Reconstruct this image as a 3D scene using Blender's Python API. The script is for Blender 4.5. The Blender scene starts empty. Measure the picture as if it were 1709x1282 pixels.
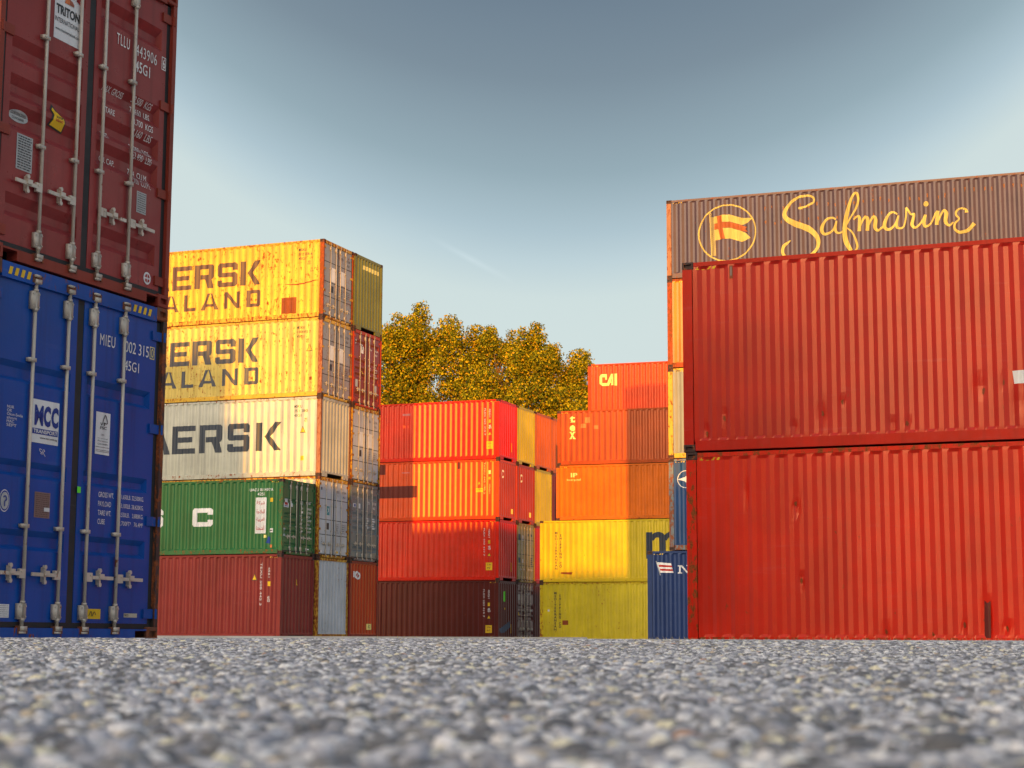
import bpy, bmesh, math, random
import numpy as np
from mathutils import Vector, Matrix
R = math.radians
scn = bpy.context.scene
COL = scn.collection

# ------------------------------------------------------------------ camera
cam = bpy.data.objects.new("camera", bpy.data.cameras.new("camera")); COL.objects.link(cam)
cam.data.sensor_width = 36.0
cam.data.lens = 36.0 * 2908.5 / 1709.0
cam.data.clip_start = 0.02; cam.data.clip_end = 6000
PITCH, ROLL = R(8.304), R(0.226)
cam.matrix_world = (Matrix.Rotation(math.pi / 2 + PITCH, 4, 'X') @ Matrix.Rotation(ROLL, 4, 'Z'))
cam.data.dof.use_dof = True; cam.data.dof.focus_distance = 26.0; cam.data.dof.aperture_fstop = 18.0
scn.camera = cam

# ------------------------------------------------------------------ sky and sun
SUN_EL, SUN_AZ = 4.0, 0.9           # low sun behind the camera; light travels towards +y
world = bpy.data.worlds.new("World"); scn.world = world; world.use_nodes = True
nt = world.node_tree; nt.nodes.clear()
out = nt.nodes.new('ShaderNodeOutputWorld'); bg = nt.nodes.new('ShaderNodeBackground')
sky = nt.nodes.new('ShaderNodeTexSky'); sky.sky_type = 'NISHITA'; sky.sun_disc = False
sky.sun_elevation = R(SUN_EL); sky.sun_rotation = R(180 + SUN_AZ)
sky.air_density = 1.0; sky.dust_density = 1.0; sky.ozone_density = 2.0
EXPOSURE = 1.0
# evening sky: pale green-white at the horizon, slate blue higher up, brightest in an added glow left of the low sun behind the camera
def wm(op, a, b=0.0, c=0.0):
    m = nt.nodes.new('ShaderNodeMath'); m.operation = op
    for k, q in enumerate((a, b, c)):
        if hasattr(q, 'is_output'): nt.links.new(q, m.inputs[k])
        else: m.inputs[k].default_value = q
    return m.outputs[0]
wtc = nt.nodes.new('ShaderNodeTexCoord'); wsx = nt.nodes.new('ShaderNodeSeparateXYZ'); nt.links.new(wtc.outputs['Generated'], wsx.inputs[0])
elev = wm('MULTIPLY', wm('ARCSINE', wsx.outputs[2]), 57.2958); azim = wm('MULTIPLY', wm('ARCTAN2', wsx.outputs[0], wsx.outputs[1]), 57.2958)
da = wm('SUBTRACT', azim, 2.0); shift = wm('MINIMUM', wm('MULTIPLY', wm('MULTIPLY', da, da), 0.024), 6.0)
wn = nt.nodes.new('ShaderNodeTexNoise'); wn.inputs['Scale'].default_value = 2.2; wn.inputs['Detail'].default_value = 3
wmp = nt.nodes.new('ShaderNodeMapping'); wmp.inputs['Scale'].default_value = (1, 1, 3.5); nt.links.new(wtc.outputs['Generated'], wmp.inputs[0]); nt.links.new(wmp.outputs[0], wn.inputs['Vector'])
eeff = wm('ADD', wm('SUBTRACT', elev, shift), wm('MULTIPLY', wm('SUBTRACT', wn.outputs['Fac'], 0.5), 1.2))
wr = nt.nodes.new('ShaderNodeValToRGB'); nt.links.new(wm('DIVIDE', eeff, 60.0), wr.inputs[0]); wr.color_ramp.interpolation = 'LINEAR'
stops = [(0.0, (0.66, 0.73, 0.73)), (10.0, (0.65, 0.745, 0.735)), (11.2, (0.64, 0.74, 0.73)), (12.4, (0.53, 0.65, 0.69)), (13.4, (0.43, 0.55, 0.61)), (15.2, (0.305, 0.405, 0.455)), (18.2, (0.20, 0.26, 0.31)), (21.0, (0.15, 0.20, 0.255)), (34.0, (0.16, 0.225, 0.32)), (60.0, (0.20, 0.27, 0.37))]
we = wr.color_ramp.elements; we[0].position = 0; we[0].color = (*stops[0][1], 1); we[1].position = 1; we[1].color = (*stops[-1][1], 1)
for e0, c0 in stops[1:-1]: q = we.new(e0 / 60.0); q.color = (*c0, 1)
def wmix(fac, a, b):
    m = nt.nodes.new('ShaderNodeMix'); m.data_type = 'RGBA'
    for sock, q in ((m.inputs[0], fac), (m.inputs[6], a), (m.inputs[7], b)):
        if hasattr(q, 'is_output'): nt.links.new(q, sock)
        else: sock.default_value = q if isinstance(q, float) else (*q, 1)
    return m.outputs[2]
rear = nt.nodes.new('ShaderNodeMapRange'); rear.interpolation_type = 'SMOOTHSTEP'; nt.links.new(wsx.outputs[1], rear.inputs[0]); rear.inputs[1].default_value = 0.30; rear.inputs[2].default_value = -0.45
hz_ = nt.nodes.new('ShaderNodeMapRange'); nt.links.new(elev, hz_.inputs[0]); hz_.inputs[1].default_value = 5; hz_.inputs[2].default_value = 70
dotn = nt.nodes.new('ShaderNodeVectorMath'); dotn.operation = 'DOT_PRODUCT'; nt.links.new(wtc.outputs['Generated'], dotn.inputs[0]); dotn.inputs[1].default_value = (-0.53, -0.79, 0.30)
added_glow = wm('POWER', wm('MAXIMUM', dotn.outputs['Value'], 0.0), 11.0)  # glow added to the sky, off the sun, to brighten the container faces
gl = nt.nodes.new('ShaderNodeVectorMath'); gl.operation = 'SCALE'; gl.inputs[0].default_value = (8.8, 6.7, 4.5); nt.links.new(added_glow, gl.inputs[3])
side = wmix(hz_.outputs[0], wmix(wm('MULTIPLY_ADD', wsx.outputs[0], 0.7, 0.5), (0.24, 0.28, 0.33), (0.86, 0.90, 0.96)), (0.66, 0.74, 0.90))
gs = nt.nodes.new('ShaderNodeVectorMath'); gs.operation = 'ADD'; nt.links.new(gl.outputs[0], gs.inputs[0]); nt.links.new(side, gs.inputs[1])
line = wm('ABSOLUTE', wm('SUBTRACT', elev, wm('ADD', wm('MULTIPLY', azim, -0.51), 11.68)))
strk = wm('MULTIPLY', wm('MAXIMUM', wm('SUBTRACT', 1.0, wm('DIVIDE', line, 0.16)), 0.0), wm('MAXIMUM', wm('SUBTRACT', 1.0, wm('DIVIDE', wm('ABSOLUTE', wm('ADD', azim, 1.4)), 1.5)), 0.0))
front = nt.nodes.new('ShaderNodeVectorMath'); front.operation = 'ADD'; nt.links.new(wr.outputs[0], front.inputs[0]); nt.links.new(wm('MULTIPLY', wm('MULTIPLY', strk, 0.10), wn.outputs['Fac']), front.inputs[1])
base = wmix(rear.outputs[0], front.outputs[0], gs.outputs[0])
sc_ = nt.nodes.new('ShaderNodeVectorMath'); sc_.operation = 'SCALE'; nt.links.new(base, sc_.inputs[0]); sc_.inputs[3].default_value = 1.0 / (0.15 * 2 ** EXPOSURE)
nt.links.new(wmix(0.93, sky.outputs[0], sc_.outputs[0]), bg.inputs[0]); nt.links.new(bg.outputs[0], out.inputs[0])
bg.inputs[1].default_value = 0.15
sun = bpy.data.objects.new("sun", bpy.data.lights.new("sun", 'SUN')); COL.objects.link(sun)
sun.data.energy = 3.1; sun.data.angle = R(0.5); sun.data.color = (1.0, 0.42, 0.04)
az, el = R(SUN_AZ), R(SUN_EL)
tosun = Vector((-math.sin(az) * math.cos(el), -math.cos(az) * math.cos(el), math.sin(el)))
sun.rotation_euler = tosun.to_track_quat('Z', 'Y').to_euler()
scn.view_settings.view_transform = 'Standard'; scn.view_settings.look = 'None'
scn.view_settings.exposure = EXPOSURE; scn.view_settings.gamma = 1.0
scn.view_settings.use_curve_mapping = False

# ------------------------------------------------------------------ materials
MATS = {}
def new_mat(name):
    m = bpy.data.materials.new(name); m.use_nodes = True
    m.node_tree.nodes.clear(); return m
def N(nt, t, **kw):
    n = nt.nodes.new(t)
    for k, v in kw.items(): setattr(n, k, v)
    return n
def lk(nt, a, b): nt.links.new(a, b)
def mixc(nt, fac, a, b, mode='MIX'):
    m = N(nt, 'ShaderNodeMix', data_type='RGBA', blend_type=mode)
    for sock, v in ((m.inputs[0], fac), (m.inputs[6], a), (m.inputs[7], b)):
        if hasattr(v, 'is_output'): lk(nt, v, sock)
        elif isinstance(v, tuple): sock.default_value = (*v[:3], 1)
        else: sock.default_value = v
    return m.outputs[2]
def maprange(nt, v, a, b, c=0.0, d=1.0):
    m = N(nt, 'ShaderNodeMapRange'); lk(nt, v, m.inputs[0])
    for i, x in enumerate((a, b, c, d)): m.inputs[i + 1].default_value = x
    return m.outputs[0]
def mathn(nt, op, a, b=0.0):
    m = N(nt, 'ShaderNodeMath', operation=op)
    for s, v in ((m.inputs[0], a), (m.inputs[1], b)):
        if hasattr(v, 'is_output'): lk(nt, v, s)
        else: s.default_value = v
    return m.outputs[0]
def paint(name, base, rust=0.1, fade=0.14, rough=0.31, grime=0.4, metallic=0.0, spec=0.42, rustcol=(0.13, 0.032, 0.010), bump=0.25):
    """weathered container paint: mottling, chalky fading, vertical grime runs, rust spots with drips"""
    key = (name,)
    if key in MATS: return MATS[key]
    m = new_mat(name); nt = m.node_tree
    o = N(nt, 'ShaderNodeOutputMaterial'); p = N(nt, 'ShaderNodeBsdfPrincipled'); lk(nt, p.outputs[0], o.inputs[0])
    tc = N(nt, 'ShaderNodeTexCoord'); oi = N(nt, 'ShaderNodeObjectInfo')
    w = mathn(nt, 'MULTIPLY', oi.outputs['Random'], 57.0)
    def noise(scale, detail=3, stretch=None, rough_=0.55):
        n = N(nt, 'ShaderNodeTexNoise', noise_dimensions='4D')
        n.inputs['Scale'].default_value = scale; n.inputs['Detail'].default_value = detail
        n.inputs['Roughness'].default_value = rough_
        lk(nt, w, n.inputs['W'])
        if stretch:
            mp = N(nt, 'ShaderNodeMapping'); mp.inputs['Scale'].default_value = stretch
            lk(nt, tc.outputs['Object'], mp.inputs[0]); lk(nt, mp.outputs[0], n.inputs['Vector'])
        else: lk(nt, tc.outputs['Object'], n.inputs['Vector'])
        return n.outputs['Fac']
    big = noise(0.9, 3)
    mid = noise(7, 4)
    fine = noise(60, 3)
    c = mixc(nt, maprange(nt, big, 0.35, 0.68), tuple(x * 0.82 for x in base), tuple(min(1, x * 1.12) for x in base))
    avg = sum(base) / 3
    chalk = tuple(min(0.9, 0.62 * x + 0.22 * avg + 0.02) for x in base)
    c = mixc(nt, mathn(nt, 'MULTIPLY', maprange(nt, mid, 0.45, 0.75), fade), c, chalk)
    runs = noise(1.0, 4, (9, 9, 0.35), 0.6)
    c = mixc(nt, mathn(nt, 'MULTIPLY', maprange(nt, runs, 0.5, 0.78), grime), c, tuple(x * 0.28 + 0.006 for x in base))
    c = mixc(nt, mathn(nt, 'MULTIPLY', maprange(nt, fine, 0.35, 0.75), 0.16), c, tuple(x * 0.45 for x in base))
    scuff = noise(1.0, 5, (1.3, 1.3, 14), 0.62)
    c = mixc(nt, mathn(nt, 'MULTIPLY', mathn(nt, 'MULTIPLY', maprange(nt, scuff, 0.60, 0.72), maprange(nt, big, 0.42, 0.6)), 0.35), c, tuple(min(0.9, 0.8 * x + 0.12 * avg + 0.05) for x in base))
    if rust > 0:
        t = 0.735 - 0.26 * rust
        blot = noise(9.0, 6, (1.5, 1.5, 0.8), 0.66)
        msk = noise(0.8, 2)
        r1 = maprange(nt, mathn(nt, 'ADD', blot, mathn(nt, 'MULTIPLY', msk, 0.22)), t + 0.08, t + 0.14)
        drips = noise(1.0, 5, (16, 16, 1.1), 0.6)
        r2 = mathn(nt, 'MULTIPLY', maprange(nt, mathn(nt, 'ADD', drips, mathn(nt, 'MULTIPLY', msk, 0.2)), t + 0.10, t + 0.2), 0.65)
        rf = mathn(nt, 'MAXIMUM', r1, r2)
        rc = mixc(nt, maprange(nt, fine, 0.35, 0.7), rustcol, (rustcol[0] * 2.3, rustcol[1] * 2.6, rustcol[2] * 2))
        c = mixc(nt, rf, c, rc)
        lk(nt, mixf(nt, rf, rough, 0.85), p.inputs['Roughness'])
    else:
        lk(nt, maprange(nt, mid, 0.3, 0.7, rough - 0.06, rough + 0.12), p.inputs['Roughness'])
    lk(nt, c, p.inputs['Base Color']); p.inputs['Metallic'].default_value = metallic
    p.inputs['Specular IOR Level'].default_value = spec
    if base[0] > 4 * base[1]: p.inputs['Specular Tint'].default_value = (1.0, 0.55, 0.33, 1)
    if base[0] < 2.5 * base[1] and base[1] > 3 * base[2]: p.inputs['Specular Tint'].default_value = (1.0, 0.85, 0.4, 1)
    if base[2] > 3 * base[1]: p.inputs['Specular Tint'].default_value = (0.45, 0.62, 1.0, 1)
    b = N(nt, 'ShaderNodeBump'); b.inputs['Strength'].default_value = bump; b.inputs['Distance'].default_value = 0.006
    hgt = mathn(nt, 'ADD', mathn(nt, 'MULTIPLY', noise(3.2, 2), 1.6), mathn(nt, 'MULTIPLY', fine, 0.22))
    lk(nt, hgt, b.inputs['Height']); lk(nt, b.outputs[0], p.inputs['Normal'])
    MATS[key] = m; return m
def mixf(nt, fac, a, b):
    m = N(nt, 'ShaderNodeMix', data_type='FLOAT'); lk(nt, fac, m.inputs[0])
    m.inputs[2].default_value = a; m.inputs[3].default_value = b; return m.outputs[0]

PAL = {  # container colours (paint albedo, two tinted with sunlight)
 'blue': (0.002, 0.064, 0.31), 'maroon': (0.25, 0.034, 0.036), 'rustred': (0.40, 0.036, 0.012),
 'cred': (0.60, 0.010, 0.002), 'cred_up': (0.44, 0.006, 0.004), 'bright': (0.66, 0.008, 0.002), 'orange': (0.62, 0.085, 0.02), 'orangered': (0.70, 0.055, 0.006),
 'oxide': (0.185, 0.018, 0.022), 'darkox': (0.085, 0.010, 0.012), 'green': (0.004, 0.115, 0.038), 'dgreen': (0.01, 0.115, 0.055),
 'mgrey_sunlit': (0.48, 0.37, 0.10), 'mcream_sunlit': (0.57, 0.34, 0.035), 'mwhite': (0.40, 0.41, 0.35), 'lgrey': (0.42, 0.46, 0.50), 'mdoor': (0.24, 0.24, 0.25),  # first two tones: sunlit yellow put into light grey paint
 'dgrey': (0.13, 0.17, 0.185), 'olive': (0.15, 0.16, 0.04), 'yellow': (0.54, 0.44, 0.014), 'yellow2': (0.56, 0.42, 0.010),
 'terra': (0.60, 0.125, 0.008), 'brown': (0.37, 0.050, 0.008), 'navy': (0.013, 0.028, 0.10), 'blue2': (0.010, 0.050, 0.15), 'white': (0.25, 0.24, 0.165),
 'darkpost': (0.030, 0.022, 0.018), 'safrail': (0.12, 0.07, 0.06), 'rustpost': (0.30, 0.12, 0.035), 'maroonf': (0.22, 0.030, 0.02), 'saf': (0.062, 0.038, 0.050), 'cai': (0.70, 0.040, 0.004), 'yellowdoor': (0.30, 0.23, 0.03), 'amber': (0.62, 0.20, 0.012)}
def body(c, rust=0.1, **k):
    if c in ('oxide', 'darkox', 'saf', 'green', 'terra'): k.setdefault('spec', 0.45); k.setdefault('grime', 0.45); k.setdefault('fade', 0.08)
    if c in ('bright', 'orangered', 'rustred', 'brown', 'cai', 'yellow', 'yellow2'): k.setdefault('spec', 0.8); k.setdefault('grime', 0.3)
    if c.startswith('cred'): k.update(spec=0.95, grime=0.25, fade=0.06)
    if 'blue' in c or c == 'maroon': k.setdefault('spec', 0.3); k.setdefault('grime', 0.6)
    return paint('paint_%s_%d' % (c, int(rust * 100)), PAL[c], rust, **k)
def trim(c, rust=0.5): return paint('frame_paint_%s_%d' % (c, int(rust * 100)), PAL[c], rust, fade=0.2, rough=0.5)
M_RUST = paint('rusty_steel', (0.13, 0.055, 0.03), 0.75, rough=0.75)
M_CAST = paint('casting_steel', (0.05, 0.026, 0.02), 0.6, rough=0.75)
M_GALV = paint('galvanised_steel', (0.52, 0.48, 0.40), 0.3, rough=0.45, metallic=0.2, grime=0.5)
M_RUBBER = paint('black_rubber', (0.012, 0.014, 0.015), 0.0, rough=0.6, fade=0.15)
M_DARK = paint('dark_underside', (0.008, 0.008, 0.009), 0.0, rough=0.9)
def ink(name, c, rust=0.2): return paint('lettering_' + name, c, rust, fade=0.15, grime=0.4, rough=0.5, bump=0.05)
I_WHITE = ink('white', (0.74, 0.74, 0.70)); I_BLACK = ink('black', (0.02, 0.02, 0.022)); I_YELLOW = ink('yellow', (0.75, 0.48, 0.02))
I_NAVY = ink('navy', (0.016, 0.028, 0.05)); I_CREAM = ink('cream', (0.88, 0.76, 0.24)); I_ORANGE = ink('orange', (0.62, 0.16, 0.03))
I_RED = ink('red', (0.42, 0.02, 0.02)); I_BLUE = ink('blue', (0.012, 0.04, 0.24)); I_PLATE = ink('plate', (0.42, 0.44, 0.43))
I_GREEN = ink('green', (0.12, 0.75, 0.05), 0.0); I_BROWN = ink('brown_plate', (0.22, 0.14, 0.12)); I_STICKW = ink('sticker_white', (0.70, 0.71, 0.70), 0.02)
I_OXIDE = ink('oxide_patch', (0.12, 0.02, 0.02)); I_RUSTP = ink('rust_patch', (0.22, 0.05, 0.02), 0.8); I_TEAL = ink('teal', (0.02, 0.22, 0.25))

# ------------------------------------------------------------------ mesh helpers
class MB:
    def __init__(s): s.v = []; s.f = []
    def box(s, x0, x1, y0, y1, z0, z1):
        b = len(s.v)
        s.v += [(x0, y0, z0), (x1, y0, z0), (x1, y1, z0), (x0, y1, z0), (x0, y0, z1), (x1, y0, z1), (x1, y1, z1), (x0, y1, z1)]
        s.f += [tuple(b + i for i in q) for q in ((0, 3, 2, 1), (4, 5, 6, 7), (0, 1, 5, 4), (1, 2, 6, 5), (2, 3, 7, 6), (3, 0, 4, 7))]
    def quad(s, a, b, c, d):
        n = len(s.v); s.v += [a, b, c, d]; s.f.append((n, n + 1, n + 2, n + 3))
    def tube(s, p0, p1, r0, r1=None, n=10, cap=True):
        r1 = r0 if r1 is None else r1
        p0, p1 = Vector(p0), Vector(p1); d = (p1 - p0).normalized()
        a = d.orthogonal().normalized(); c = d.cross(a); b = len(s.v)
        for p, r in ((p0, r0), (p1, r1)):
            for i in range(n):
                t = 2 * math.pi * i / n; q = p + a * math.cos(t) * r + c * math.sin(t) * r; s.v.append(tuple(q))
        for i in range(n): s.f.append((b + i, b + (i + 1) % n, b + n + (i + 1) % n, b + n + i))
        if cap: s.f.append(tuple(b + i for i in range(n - 1, -1, -1))); s.f.append(tuple(b + n + i for i in range(n)))
    def mesh(s, name, smooth=False):
        m = bpy.data.meshes.new(name); m.from_pydata(s.v, [], s.f); m.update()
        if smooth:
            for p in m.polygons: p.use_smooth = len(p.vertices) == 4
        return m
CACHE = {}
def cached(key, fn, name, smooth=False):
    if key not in CACHE:
        mb = fn(); CACHE[key] = mb.mesh(name, smooth) if isinstance(mb, MB) else mb
        CACHE[key].materials.append(None)
    return CACHE[key]
def link(name, mesh, mat, parent=None, loc=(0, 0, 0), rot=(0, 0, 0)):
    o = bpy.data.objects.new(name, mesh); COL.objects.link(o)
    if not mesh.materials: mesh.materials.append(None)
    o.material_slots[0].link = 'OBJECT'; o.material_slots[0].material = mat
    if parent: o.parent = parent
    o.location = loc; o.rotation_euler = rot
    return o

# ------------------------------------------------------------------ containers
W = 2.438; HC = 2.896; SD = 2.591; L40 = 12.192; L20 = 6.058
PANEL0 = 0.165
def side_breaks(L, wide=False):
    n = round((L - 2 * PANEL0) / 0.278); p = (L - 2 * PANEL0) / n
    pts = []                                        # (x from left end, depth)
    for i in range(n):
        x = PANEL0 + i * p
        f = 0.25 if wide else 0.22
        pts += [(x, 0.010), (x + f * p, 0.010), (x + 0.50 * p, 0.046), (x + (0.50 + f) * p, 0.046)]
    pts.append((L - PANEL0, 0.010)); return pts
def end_breaks():
    n = 9; w = W - 0.20; p = w / n; pts = []
    for i in range(n):
        x = 0.10 + i * p
        pts += [(x, 0.014), (x + 0.27 * p, 0.014), (x + 0.47 * p, 0.056), (x + 0.80 * p, 0.056)]
    pts.append((W - 0.10, 0.014)); return pts
def interp(pts, x):
    if x <= pts[0][0]: return pts[0][1]
    for (a, da), (b, db) in zip(pts, pts[1:]):
        if x <= b: return da + (db - da) * (x - a) / (b - a)
    return pts[-1][1]
def corrugated(pts, z0, z1, dents=(), nz=1, cap=0.05):
    """vertical corrugated sheet; coords (x, depth, z); the inner pans close to the rails with small slanted ends"""
    mb = MB()
    zs = [z0, z0 + cap] + [z0 + cap + (z1 - z0 - 2 * cap) * k / nz for k in range(1, nz)] + [z1 - cap, z1]
    xs = pts
    if dents:
        xs = []
        for (a, da), (b, db) in zip(pts, pts[1:]): xs += [(a, da), ((a + b) / 2, (da + db) / 2)]
        xs.append(pts[-1])
    for z in zs:
        end = z in (zs[0], zs[-1])
        for x, d in xs:
            dd = 0.012 if end else d
            k = sum(A * math.exp(-((x - u) / su) ** 2 - ((z - w) / sw) ** 2) for u, w, su, sw, A in dents)
            mb.v.append((x, dd + k, z))
    n = len(xs)
    for j in range(len(zs) - 1):
        for i in range(n - 1): a = j * n + i; mb.f.append((a, a + 1, a + n + 1, a + n))
    return mb
def casting_mesh():
    bm = bmesh.new(); bmesh.ops.create_cube(bm, size=1)
    for v in bm.verts: v.co = Vector((v.co.x * 0.178, v.co.y * 0.162, v.co.z * 0.117))
    bmesh.ops.bevel(bm, geom=list(bm.edges), offset=0.008, segments=1, affect='EDGES')
    big = [f for f in bm.faces if f.calc_area() > 0.01]
    for f in big:
        r = bmesh.ops.inset_region(bm, faces=[f], thickness=0.036, depth=0)
        r = bmesh.ops.inset_region(bm, faces=[f], thickness=0.002, depth=-0.03)
    me = bpy.data.meshes.new('corner_casting'); bm.to_mesh(me); bm.free(); me.materials.append(None); return me
CASTING = casting_mesh()

REC = {  # door recesses: (z bottom, z top), slope height, depth
 'deep5': ([(0.35, 0.54), (1.045, 1.26), (1.30, 1.49), (1.60, 1.80), (2.31, 2.51)], 0.075, 0.045),
 'wide3': ([(0.692, 0.847), (1.253, 1.379), (1.983, 2.137)], 0.045, 0.035),
 'green5': ([(0.30, 0.46), (0.75, 0.95), (1.10, 1.30), (1.42, 1.62), (1.98, 2.18)], 0.06, 0.045),
 'flat': ([], 0.05, 0.03)}
DOOR_Z0, DOOR_FACE = 0.14, 0.035
def door_breaks(style, H):
    recs, s, d = REC[style]; pts = [(0, DOOR_FACE)]
    k = (H - 0.28) / (HC - 0.28)
    for a, b in recs:
        a = 0.14 + (a - 0.14) * k; b = 0.14 + (b - 0.14) * k
        pts += [(a, DOOR_FACE), (a + s * 0.7, DOOR_FACE + d), (b - s, DOOR_FACE + d), (b, DOOR_FACE)]
    pts.append((H, DOOR_FACE)); return pts
def door_leaf(style, H, y0, y1, ra, rb):
    mb = MB(); z0, z1 = 0.145, H - 0.135; recs, s, d = REC[style]; x = -DOOR_FACE
    k = (H - 0.28) / (HC - 0.28); z = z0
    def q(ya, yb, za, zb, xa=x, xb=x): mb.quad((xa, ya, za), (xa, yb, za), (xb, yb, zb), (xb, ya, zb))
    for a, b in recs:
        a = 0.14 + (a - 0.14) * k; b = 0.14 + (b - 0.14) * k
        q(y0, y1, z, a); q(y0, ra, a, b); q(rb, y1, a, b)
        ia, ib = a + s * 0.7, b - s; i0, i1 = ra + 0.03, rb - 0.03; xi = x - d
        mb.quad((x, ra, a), (x, rb, a), (xi, i1, ia), (xi, i0, ia))
        mb.quad((xi, i0, ib), (xi, i1, ib), (x, rb, b), (x, ra, b))
        mb.quad((xi, i0, ia), (xi, i1, ia), (xi, i1, ib), (xi, i0, ib))
        mb.quad((x, ra, a), (xi, i0, ia), (xi, i0, ib), (x, ra, b))
        mb.quad((x, rb, a), (x, rb, b), (xi, i1, ib), (xi, i1, ia))
        z = b
    q(y0, y1, z, z1)
    mb.quad((x, y0, z0), (x, y0, z1), (x - 0.05, y0, z1), (x - 0.05, y0, z0)); mb.quad((x, y1, z0), (x - 0.05, y1, z0), (x - 0.05, y1, z1), (x, y1, z1))
    mb.quad((x, y0, z0), (x - 0.05, y0, z0), (x - 0.05, y1, z0), (x, y1, z0)); mb.quad((x, y0, z1), (x, y1, z1), (x - 0.05, y1, z1), (x - 0.05, y0, z1))
    return mb
BARS = (0.592, 1.03, 1.38, 1.808)
def bar_mesh(H, brk):
    mb = MB(); xc = -0.010
    mb.tube((xc, 0, 0.10), (xc, 0, H - 0.10), 0.0145, n=12)
    for za, zb in ((0.165, 0.285), (H - 0.325, H - 0.185)):           # bearing plates
        mb.box(-DOOR_FACE, xc + 0.010, -0.054, 0.036, za, zb)
        mb.tube((xc, 0, za - 0.015), (xc, 0, za + 0.01), 0.021, n=12); mb.tube((xc, 0, zb), (xc, 0, zb + 0.02), 0.021, n=12)
        for yy in (-0.044, 0.026):
            for zz in (za + 0.02, zb - 0.02): mb.tube((xc + 0.012, yy, zz), (xc + 0.018, yy, zz), 0.007, n=6)
    for zc in brk:
        mb.box(-DOOR_FACE, xc + 0.018, -0.060, 0.022, zc - 0.015, zc + 0.015); mb.tube((xc + 0.02, -0.045, zc), (xc + 0.026, -0.045, zc), 0.008, n=6)
    for zc, s in ((0.10, 1), (H - 0.10, -1)):                        # cams
        mb.box(-DOOR_FACE, xc + 0.028, -0.035, 0.035, zc - 0.022, zc + 0.012)
        mb.box(xc - 0.01, xc + 0.036, -0.05, 0.012, zc - 0.036 * s - 0.008, zc - 0.036 * s + 0.008)
    return mb
def keeper_mesh():
    m = MB(); x0, x1 = -0.03, 0.004
    p = [(-0.055, -0.03), (-0.036, -0.03), (-0.036, -0.012), (0.037, -0.012), (0.037, -0.03), (0.056, -0.03), (0.056, 0.03), (0.037, 0.03), (0.037, 0.012), (-0.036, 0.012), (-0.036, 0.03), (-0.055, 0.03)]; k = len(p)
    m.v = [(x1, a, c) for a, c in p] + [(x0, a, c) for a, c in p]; m.f = [tuple(range(k)), tuple(range(2 * k - 1, k - 1, -1))] + [(i, k + i, k + (i + 1) % k, (i + 1) % k) for i in range(k)]
    return m
def handle_mesh(sgn, ln):
    mb = MB(); x = -0.004
    mb.box(x - 0.012, x + 0.012, min(0, sgn * 0.075), max(0, sgn * 0.075), -0.036, 0.036)   # hub plate
    mb.tube((x + 0.012, sgn * 0.05, 0.015), (x + 0.018, sgn * 0.05, 0.015), 0.009, n=8)
    a, b = sorted((sgn * 0.07, sgn * ln)); mb.box(x + 0.002, x + 0.016, a, b, -0.015, 0.013)
    m = sgn * ln * 0.52
    mb.box(x - 0.03, x + 0.004, m - 0.012, m + 0.012, -0.056, 0.058)                         # catch
    mb.tube((x - 0.01, m, 0.058), (x + 0.01, m, 0.058), 0.018, n=10); mb.tube((x - 0.01, m, -0.058), (x + 0.01, m, -0.058), 0.018, n=10)
    mb.box(x + 0.016, x + 0.028, m - 0.03, m + 0.03, -0.006, 0.03)
    return mb

GLY = {}
def glyph(body, bold=0.0, align='LEFT', space=1.0, line=1.0):
    key = (body, bold, align, space, line)
    if key in GLY: return GLY[key]
    cu = bpy.data.curves.new('t', 'FONT'); cu.body = body; cu.offset = bold; cu.align_x = align; cu.resolution_u = 3
    cu.space_character = space; cu.space_line = line; cu.fill_mode = 'FRONT'
    o = bpy.data.objects.new('t', cu); COL.objects.link(o)
    dg = bpy.context.evaluated_depsgraph_get(); dg.update()
    me = bpy.data.meshes.new_from_object(o.evaluated_get(dg))
    v = [(p.co.x, p.co.y) for p in me.vertices]; f = [tuple(p.vertices) for p in me.polygons]
    bpy.data.objects.remove(o); bpy.data.curves.remove(cu); bpy.data.meshes.remove(me)
    if v:
        x0 = min(p[0] for p in v); x1 = max(p[0] for p in v); y0 = min(p[1] for p in v); y1 = max(p[1] for p in v)
        v = [((a - x0) / max(x1 - x0, 1e-6), (b - y0) / max(y1 - y0, 1e-6)) for a, b in v]
    GLY[key] = (v, f); return v, f

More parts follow.
